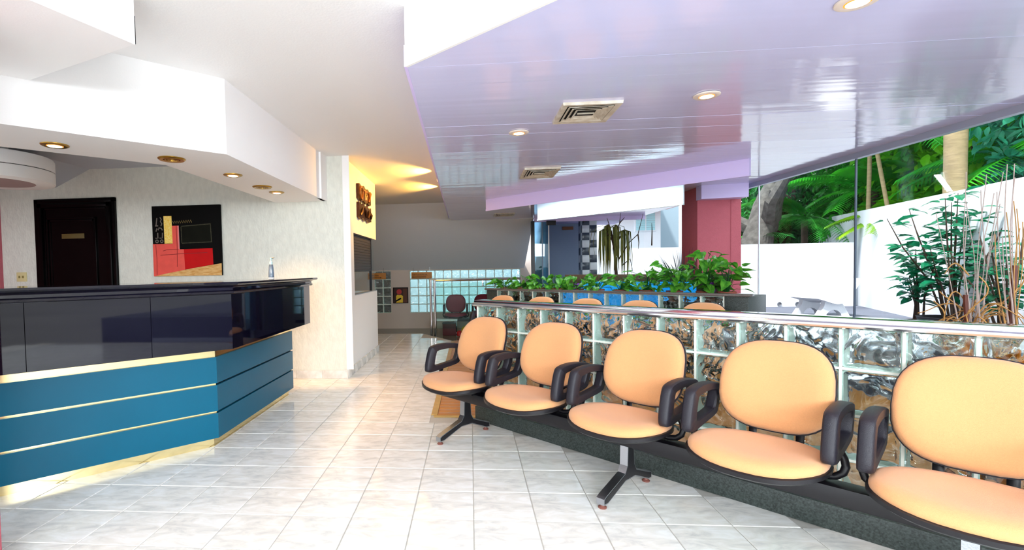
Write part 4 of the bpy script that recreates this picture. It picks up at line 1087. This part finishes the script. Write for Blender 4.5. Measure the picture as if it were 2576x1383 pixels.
for y in (-0.2, 0.2): arch_leg(y).build('arched_leg', CONCRETE, cb, fix=True, smooth=False)

# ------------------------------------------------------------------ plants
def leaf_shape(L, Wd, fold=0.25, heart=False, droop=0.15):
    # pointed leaf along +Y, folded at the midrib: 8 triangles
    if heart:
        pts = [(0, 0), (0.32, -0.06), (0.5, 0.18), (0.36, 0.55), (0, 1.0)]
    else:
        pts = [(0, 0), (0.28, 0.15), (0.5, 0.42), (0.34, 0.75), (0, 1.0)]
    V = []; F = []
    def zc(y): return -droop * L * y * y
    for x, y in pts[1:4]: V.append((x * Wd, y * L, zc(y) + fold * x * Wd))
    for x, y in pts[1:4]: V.append((-x * Wd, y * L, zc(y) + fold * x * Wd))
    V += [(0, 0, 0), (0, 0.35 * L, zc(.35)), (0, 0.7 * L, zc(.7)), (0, L, zc(1))]
    F = [(6, 0, 1, 7), (7, 1, 2, 8), (8, 2, 9), (6, 7, 4, 3), (7, 8, 5, 4), (8, 9, 5)]
    return np.array(V, float), F
def rot_to(d, roll):
    d = Vector(d).normalized(); q = d.to_track_quat('Y', 'Z').to_matrix()
    return np.array(q @ Matrix.Rotation(roll, 3, 'Y'))
def leaf_cloud(b, centers, dirs, V, F, smin, smax):
    for c, d in zip(centers, dirs):
        R = rot_to(d, random.uniform(-0.9, 0.9)); s = random.uniform(smin, smax)
        b.add((V * s) @ R.T + np.array(c), F)
def crown(b, c, rad, n, V, F, smin=0.7, smax=1.3, shell=0.45, up=0.0):
    c = np.array(c, float); rad = np.array(rad, float)
    P = rng.normal(size=(n, 3)); P /= np.linalg.norm(P, axis=1)[:, None]
    r = shell + (1 - shell) * rng.random(n) ** 0.7
    C = c + P * r[:, None] * rad
    D = P * 0.6 + rng.normal(size=(n, 3)) * 0.7 + np.array([0, 0, up - 0.35])
    leaf_cloud(b, C, D, V, F, smin, smax)
# pothos in the planter
lv, lf = leaf_shape(0.10, 0.078, 0.25, True, 0.25)
pm_ = [MB().add(lv * s, lf).mesh('leaf', POTHOS, smooth=False) for s in (0.8, 1.0, 1.2)]
pls_ = [(0.10, 12, 0.6), (0.40, 16, 0.75), (0.66, 14, 0.7), (0.95, 17, 0.75), (1.24, 16, 0.75), (1.52, 16, 0.75), (1.82, 17, 0.75), (2.12, 18, 0.95), (2.42, 26, 1.2), (2.72, 30, 1.55), (2.92, 22, 1.3)]
ords = ['first', 'second', 'third', 'fourth', 'fifth', 'sixth', 'seventh', 'eighth', 'ninth', 'tenth', 'eleventh']
for k, (u_, n, hs) in enumerate(pls_):
    base = P0 + U * (u_ + 0.06) + Vector((S2, S2, 0)) * 0.20
    t = thing('potted_pothos', 'leafy pothos in the block planter, ' + ords[k] + ' from the chrome railing end', 'plant', (base.x, base.y, 0.815), 0, 'pothos plants in the block planter')
    MB().lathe([(0.05, 0.0), (0.07, 0.0), (0.085, 0.10), (0.08, 0.10), (0.07, 0.085), (0.0, 0.085)], 14).build('pot', TERRA, t)
    st = MB()
    for i in range(int(n * 2.1)):
        a = random.uniform(0, 2 * PI); r = random.uniform(0.03, 0.17); h = (random.uniform(0.05, 0.29)) * hs
        rl_ = r * 1.15
        tip = Vector((math.cos(a) * rl_, math.sin(a) * rl_, 0.05 + h))
        st.tube([(0, 0, 0.07), (tip.x * 0.5, tip.y * 0.5, 0.07 + h * 0.8), tuple(tip)], 0.0022, 4)
        d = Vector((math.cos(a) + random.uniform(-.4, .4), math.sin(a) + random.uniform(-.4, .4), random.uniform(-0.9, 0.5)))
        o = put(random.choice(pm_), 'leaf', t, tip); o.rotation_euler = Matrix(rot_to(d, random.uniform(-0.8, 0.8))).to_euler()
    st.build('stems', LEAF_DK, t, smooth=False)
    if k in (4, 9):
        vv, vf = leaf_shape(0.05, 0.04); b = MB()
        for i in range(14): leaf_cloud(b, [(random.uniform(-.04, .04), -0.12 + random.uniform(-.03, .03), 0.13 + random.uniform(-.03, .03))], [rng.normal(size=3)], vv, vf, 0.7, 1.1)
        b.build('violet_flower', VIOLET, t, smooth=False)
# dark bladed plant beside the column
t = thing('bladed_plant', 'dark arching bladed plant between the pothos and the rose column', 'plant', (2.62, 6.28, 0.17))
MB().lathe([(0.10, 0), (0.12, 0.01), (0.14, 0.6), (0.12, 0.6), (0.11, 0.55), (0, 0.55)], 16).build('pot', POTB, t)
for i in range(34):
    a = random.uniform(0, 2 * PI); L = random.uniform(0.25, 0.55); k = random.uniform(0.2, 0.9)
    pts = [(math.cos(a) * L * k * s, math.sin(a) * L * k * s, 0.55 + 0.45 * s + L * (s * 0.7 - k * 0.7 * s * s)) for s in (0, 0.25, 0.5, 0.75, 1.0)]
    MB().tube(pts, [0.010, 0.015, 0.013, 0.008, 0.001], 4, flat=0.3).build('blade', GRASSD, t, smooth=False)
# dry drooping plant
t = thing('dry_weeping_plant', 'dry drooping olive plant with bare twigs standing behind the planter', 'plant', (2.28, 7.9, 0))
MB().lathe([(0.12, 0), (0.15, 0.02), (0.18, 0.35), (0.16, 0.35), (0.15, 0.3), (0, 0.3)], 18).build('pot', TERRA, t)
trk = MB().tube([(0, 0, 0.3), (0.02, 0, 0.8), (0.0, 0.02, 1.3), (-0.05, 0, 1.68)], [0.03, 0.028, 0.022, 0.012], 8).build('trunk', BARK, t)
heads = [(-0.18, 0, 1.78), (0.0, 0.0, 1.84), (0.14, 0, 1.76), (-0.1, 0.05, 1.85)]
for h in heads: MB().tube([(0.0, 0.0, 1.35), (h[0] * 0.3, h[1], 1.6), h], [0.016, 0.013, 0.008], 6).build('branch', BARK, t)
for i in range(64):
    h = random.choice(heads); dx = random.gauss(0, 0.05); dy = random.gauss(0, 0.05); L = random.uniform(0.35, 0.85)
    sx = h[0] + dx
    pts = [(h[0], h[1], h[2]), (sx + dx * 0.4, h[1] + dy, h[2] + 0.02 - 0.06), (sx + dx * 0.7, h[1] + dy * 1.5, h[2] - L * 0.5), (sx + dx * 0.5, h[1] + dy * 1.2, h[2] - L)]
    MB().tube(pts, [0.006, 0.014, 0.013, 0.002], 4, flat=0.3).build('frond', DRYG, t, smooth=False)
for pts in ([(0.05, 0, 1.3), (0.2, 0, 1.55), (0.34, 0, 1.68), (0.42, 0, 2.0)], [(-0.05, 0, 1.68), (-0.1, 0, 1.85), (-0.13, 0, 1.95)], [(0.0, 0, 1.7), (0.06, 0, 1.85), (0.08, 0, 2.02)], [(0.34, 0, 1.68), (0.36, 0.02, 1.55), (0.35, 0.02, 1.45)],
            [(0.06, 0, 1.86), (0.14, 0, 1.95)], [(0.1, 0, 1.2), (0.22, 0, 1.3), (0.26, 0, 1.1)], [(0.55, 0, 1.5), (0.555, 0, 1.75), (0.55, 0, 1.85)]):
    MB().tube(pts, [0.011] + [0.007] * (len(pts) - 2) + [0.003], 5).build('twig', BARK, t)

# potted shrubs on the terrace
sv, sf = leaf_shape(0.165, 0.08, 0.2, False, 0.3)
sms = [MB().add(sv * s, sf).mesh('leaf', SHRUB, smooth=False) for s in (0.7, 0.9, 1.1)]
def shrub(x, y, label, pot, stems, nl, lean=0.0, spread=0.5, hgt=1.45, sc_=1.0):
    t = thing('potted_shrub', label, 'shrub', (x, y, GZ))
    if pot == 'bowl':
        MB().lathe([(0.20, 0), (0.24, 0.01), (0.27, 0.15), (0.28, 0.16), (0.26, 0.16), (0.24, 0.12), (0, 0.12)], 24).build('pot', POTB, t)
    else:
        MB().lathe([(0.08, 0), (0.10, 0.01), (0.12, 0.09), (0.11, 0.09), (0.10, 0.07), (0, 0.07)], 18).build('pot', TERRA, t)
    for i in range(stems):
        a = random.uniform(0, 2 * PI); s = spread * random.uniform(0.3, 1.0); h = hgt * random.uniform(0.55, 1.0)
        if i == 0: s *= 0.3; h = hgt
        ax_, ay_ = math.cos(a) * s + lean * h * 0.2, math.sin(a) * s
        P = [Vector((math.cos(a) * 0.05, math.sin(a) * 0.05, 0.1)), Vector((ax_ * 0.35, ay_ * 0.35, 0.1 + h * 0.4)), Vector((ax_ * 0.75, ay_ * 0.75, 0.1 + h * 0.72)), Vector((ax_, ay_, 0.1 + h))]
        MB().tube(P, [0.012, 0.009, 0.007, 0.003], 5).build('stem', BARK, t)
        for k in range(nl):
            f = 1 - 0.72 * random.random() ** 1.1
            j = min(2, int(f * 3)); g = f * 3 - j
            c = P[j].lerp(P[j + 1], g)
            aa = random.uniform(0, 2 * PI); d = Vector((math.cos(aa), math.sin(aa), random.uniform(-0.2, 0.7)))
            o = put(random.choice(sms), 'leaf', t, c + d * 0.05); o.rotation_euler = Matrix(rot_to(d, random.uniform(-0.5, 0.5))).to_euler(); o.scale = (sc_,) * 3
    return t
shrub(5.10, 5.62, 'large leafy shrub in a wide black bowl against the tall garden wall', 'bowl', 12, 24, -0.5, 0.55, 1.36)
shrub(5.12, 6.02, 'small leafy shrub in a terracotta pot left of the black bowl', 'terra', 6, 24, -0.1, 0.3, 0.8, 0.9)
shrub(4.45, 4.42, 'green shrub partly hidden behind the dried sticks', 'terra', 10, 25, 0, 0.36, 0.95, 0.7)

# dried stick arrangements in vases on the parquet
def wavy(a, L, amp, waves, z0, lean, n=16, ph=0.0):
    return [(math.cos(a) * (lean * s + 0) + amp * math.sin(waves * 2 * PI * s + ph) * math.cos(a + 1.57), math.sin(a) * lean * s + amp * math.sin(waves * 2 * PI * s + ph) * math.sin(a + 1.57), z0 + L * s) for s in [i / (n - 1) for i in range(n)]]
t = thing('dried_sticks', 'dried curly golden sticks in a tall vase behind the partition', 'dried plant', (2.60, 2.75, 0))
MB().lathe([(0.09, 0), (0.11, 0.01), (0.13, 0.25), (0.08, 0.5), (0.07, 0.58), (0.06, 0.58), (0.06, 0.5), (0, 0.45)], 20).build('vase', mat('brown_ceramic', '5E3A2A', 0.4), t)
for i in range(9):
    a = random.uniform(0, 2 * PI); MB().tube(wavy(a, random.uniform(0.9, 1.15), 0.015, 1.2, 0.5, random.uniform(0.02, 0.16)), [0.0032] * 8 + [0.0018] * 8, 5).build('straight_stick', TWIGP, t)
for i in range(8):
    a = PI + random.uniform(-0.9, 0.9) if i < 4 else random.uniform(0, 2 * PI)
    MB().tube(wavy(a, random.uniform(0.30, 0.62), random.uniform(0.03, 0.06), random.uniform(1.5, 2.4), 0.5, random.uniform(0.15, 0.42), 22, random.uniform(0, 6)), [0.006] * 12 + [0.003] * 10, 5).build('curly_stick', TWIG, t)
for i in range(26):
    a = random.uniform(0, 2 * PI); z = random.uniform(0.60, 1.12); r = random.uniform(0.08, 0.24)
    dz_ = random.uniform(-0.10, 0.08); kk = random.uniform(0.03, 0.09); MB().tube([((0.02 + r * s) * math.cos(a + s * kk * 12), (0.02 + r * s) * math.sin(a + s * kk * 12), z + kk * math.sin(s * PI * 1.4) + dz_ * s) for s in [q / 9 for q in range(10)]], [0.0035] * 6 + [0.0022] * 4, 4).build('curl', TWIG, t)
for dx in (0.0, 0.035): MB().tube([(dx, 0, 0.4), (dx - 0.03, 0.01, 1.0 - dx * 6)], 0.011, 6).build('red_stick', TWIGR, t)
t = thing('amber_vase', 'faceted amber vase of tall dry sticks at the right edge behind the partition', 'vase', (2.66, 2.62, 0))
MB().lathe([(0.10, 0), (0.12, 0.02), (0.11, 0.45), (0.13, 0.6), (0.125, 0.80), (0.115, 0.80), (0.115, 0.62), (0.10, 0.46), (0.0, 0.1)], 9).build('vase_body', AMBER, t, smooth=False)
for i in range(12):
    a = random.uniform(0, 2 * PI); MB().tube(wavy(a, random.uniform(0.75, 1.15), 0.012, 1.0, 0.5, random.uniform(0.01, 0.09)), [0.0035] * 8 + [0.002] * 8, 5).build('tall_stick', TWIG if i % 2 else TWIGP, t)
for i in range(10):
    a = random.uniform(0, 2 * PI); MB().tube([(0.1 * math.cos(a), 0.1 * math.sin(a), 0.78), (0.17 * math.cos(a), 0.17 * math.sin(a), 0.8), (0.22 * math.cos(a), 0.22 * math.sin(a), 0.68)], [0.006, 0.006, 0.003], 4).build('curl', TWIG, t)
MB().tube([(-0.04, 0.0, 0.4), (0.0, 0.0, 1.15)], 0.010, 6).build('red_stick', TWIGR, t)

# ------------------------------------------------------------------ trees behind the garden wall
bv, bf = leaf_shape(0.17, 0.085, 0.2, False, 0.25)
gv, gf = leaf_shape(0.27, 0.13, 0.2, False, 0.35)
def tree(label, x, y, h, crowns, m, n, big=False, bark=BARK, r=0.09, lean=(0, 0)):
    t = thing('garden_tree', label, 'tree', (x, y, GZ), 0, 'trees behind the garden wall')
    MB().tube([(lean[0] * q ** 1.6 + 0.02 * math.sin(9 * q), lean[1] * q ** 1.6, h * q) for q in [k / 10 for k in range(11)]], [r * (1 - 0.05 * k) * (1 + 0.06 * math.sin(k * 2.3)) for k in range(11)], 16).build('trunk', bark, t)
    for i in range(5):
        a = random.uniform(0, 2 * PI); z = h * random.uniform(0.35, 0.8)
        MB().tube([(lean[0] * z / h, lean[1] * z / h, z), (math.cos(a) * 0.5, math.sin(a) * 0.5, z + 0.5), (math.cos(a) * 0.9, math.sin(a) * 0.9, z + 1.1)], [r * 0.5, r * 0.35, r * 0.15], 6).build('branch', bark, t)
    b = MB()
    for (c, rad) in crowns: crown(b, c, rad, int(n * 1.9), gv if big else bv, gf if big else bf)
    o = b.build('crown', m, t, smooth=False); return t
def palm(label, x, y, h, r, nf, L, m=LEAF_PALM, bark=PALMT, lean=(0, 0), vis=True):
    t = thing('palm_tree', label, 'palm', (x, y, GZ), 0, 'palms behind the garden wall')
    pts = [(lean[0] * s, lean[1] * s, h * s) for s in [i / 12 for i in range(13)]]
    MB().tube(pts, [r * (1.0 + 0.03 * (i % 2)) for i in range(13)], 14).build('trunk', bark, t)
    for i in range(nf):
        a = 2 * PI * i / nf + random.uniform(-0.25, 0.25); el = random.uniform(0.1, 1.1); b = MB(); ln = L * random.uniform(0.8, 1.15)
        sp = []
        for s in [k / 10 for k in range(11)]:
            rr = ln * s * math.cos(el * (1 - 0.35 * s)); zz = ln * s * math.sin(el) - 0.75 * ln * s * s * 0.75
            sp.append(Vector((lean[0] + math.cos(a) * rr, lean[1] + math.sin(a) * rr, h + zz)))
        b.tube(sp, [0.018 - 0.0015 * k for k in range(11)], 4)
        side = Vector((-math.sin(a), math.cos(a), 0))
        for k in range(30):
            f = 0.12 + 0.88 * k / 30; j = min(9, int(f * 10)); c = sp[j].lerp(sp[j + 1], f * 10 - j); tg = (sp[j + 1] - sp[j]).normalized()
            l = 0.42 * (1 - 0.55 * abs(f - 0.45) * 1.6) * L / 1.6
            for s in (-1, 1):
                d = (side * s + tg * 0.55 + Vector((0, 0, -0.35))).normalized() * l
                wv = tg * 0.015
                b.add([c - wv, c + wv, c + d * 0.55 + wv * 1.1 + Vector((0, 0, 0.02)), c + d + Vector((0, 0, -0.06 * l)), c + d * 0.55 - wv * 1.1], [(0, 1, 2, 4), (4, 2, 3)])
        b.build('frond', m, t, smooth=False)
    return t
palm('thick pale palm trunk rising behind the tall garden wall', 6.39, 7.03, 4.2, 0.112, 9, 1.8)
palm('slim leaning palm stem behind the garden wall, left of the thick palm', 7.0, 8.45, 2.9, 0.028, 11, 1.3, LEAF_PALM, PALMT, (-0.35, 0.25))
palm('slim upright palm stem behind the garden wall beside the glass joint', 6.75, 8.95, 3.0, 0.03, 11, 1.3, LEAF_PALM, PALMT, (0.05, 0))
palm('short feathery palm behind the corner of the garden wall', 7.2, 11.2, 1.7, 0.06, 12, 1.5, LEAF_MD, BARK)
palm('bright palm with broad fronds behind the tall wall, above the wall corner', 7.6, 9.9, 2.1, 0.06, 13, 1.6, LEAF_PALM, BARK)
palm('yellow green low palm just behind the wall near the glass joint', 7.15, 8.9, 1.5, 0.05, 9, 0.9, LEAF_YEL, BARK)
palm('dark low palm behind the low garden wall near the rose column', 5.9, 10.9, 1.1, 0.06, 12, 1.1, LEAF_DK, BARK)
palm('leafy palm at the right edge behind the garden wall', 7.9, 7.3, 2.2, 0.07, 13, 1.7, LEAF_PALM, BARK)
tree('rough grey leaning tree trunk behind the rose column', 5.6, 10.4, 3.2, [((1.2, 0.5, 3.6), (1.2, 1.2, 0.9))], LEAF_DK, 900, bark=BARKG, r=0.34, lean=(1.1, 0.4))
tree('dark dense tree behind the low garden wall', 8.2, 13.2, 3.0, [((0, 0, 2.6), (1.5, 1.3, 1.6)), ((-0.9, -0.3, 1.5), (1.0, 1.0, 0.9))], LEAF_DK, 1500)
tree('mid green tree over the corner of the garden wall', 8.9, 11.3, 3.4, [((0, 0, 3.0), (1.4, 1.3, 1.5)), ((-0.4, -0.3, 1.7), (1.1, 1.0, 0.8))], LEAF_MD, 1500)
tree('bright broad-leaved tree behind the tall wall by the glass joint', 8.6, 9.6, 3.2, [((0, 0, 2.9), (1.3, 1.3, 1.5)), ((0, 0, 1.6), (1.2, 1.0, 0.8))], LEAF_BR, 900, True)
tree('bright green tree between the slim palms and the thick palm', 8.5, 8.6, 3.2, [((0, 0, 3.0), (1.2, 1.2, 1.5)), ((-0.1, 0, 1.7), (1.1, 1.0, 0.8))], LEAF_BR, 900, True)
tree('blue green tree right of the thick palm with a dark slanting branch', 7.9, 6.9, 3.6, [((0, 0, 3.2), (1.3, 1.2, 1.5)), ((0.1, 0, 1.8), (1.1, 1.0, 0.9))], LEAF_BL, 1300, lean=(0.3, -0.1))
tree('bright tree at the right edge above the garden wall', 8.3, 5.9, 3.5, [((0, 0, 3.1), (1.3, 1.3, 1.5)), ((0, 0, 1.7), (1.2, 1.1, 0.8))], LEAF_BR, 900, True)
tree('tall dark tree far behind the bright trees', 11.5, 12.2, 5.5, [((0, 0, 5.2), (2.4, 2.2, 2.2)), ((0, 0, 2.6), (2.3, 2.0, 1.7))], LEAF_DK, 1300, True)
tree('tall mid green tree far behind the thick palm', 11.4, 9.4, 5.5, [((0, 0, 5.2), (2.3, 2.2, 2.2)), ((0, 0, 2.6), (2.2, 2.0, 1.7))], LEAF_MD, 1300, True)
tree('tall green tree far behind the right edge trees', 10.9, 6.9, 5.5, [((0, 0, 5.0), (2.2, 2.2, 2.2)), ((0, 0, 2.4), (2.1, 2.0, 1.7))], LEAF_MD, 1300, True)
tree('low dense tree filling the gap behind the thick palm trunk', 9.7, 10.9, 1.6, [((0, 0, 1.6), (1.3, 1.2, 1.3))], LEAF_MD, 1500, True)
tree('tall dark tree far beyond the low garden wall', 10.0, 15.6, 5.5, [((0, 0, 4.6), (2.4, 2.0, 2.2)), ((0, 0, 2.3), (2.3, 2.0, 1.7))], LEAF_DK, 1300, True)
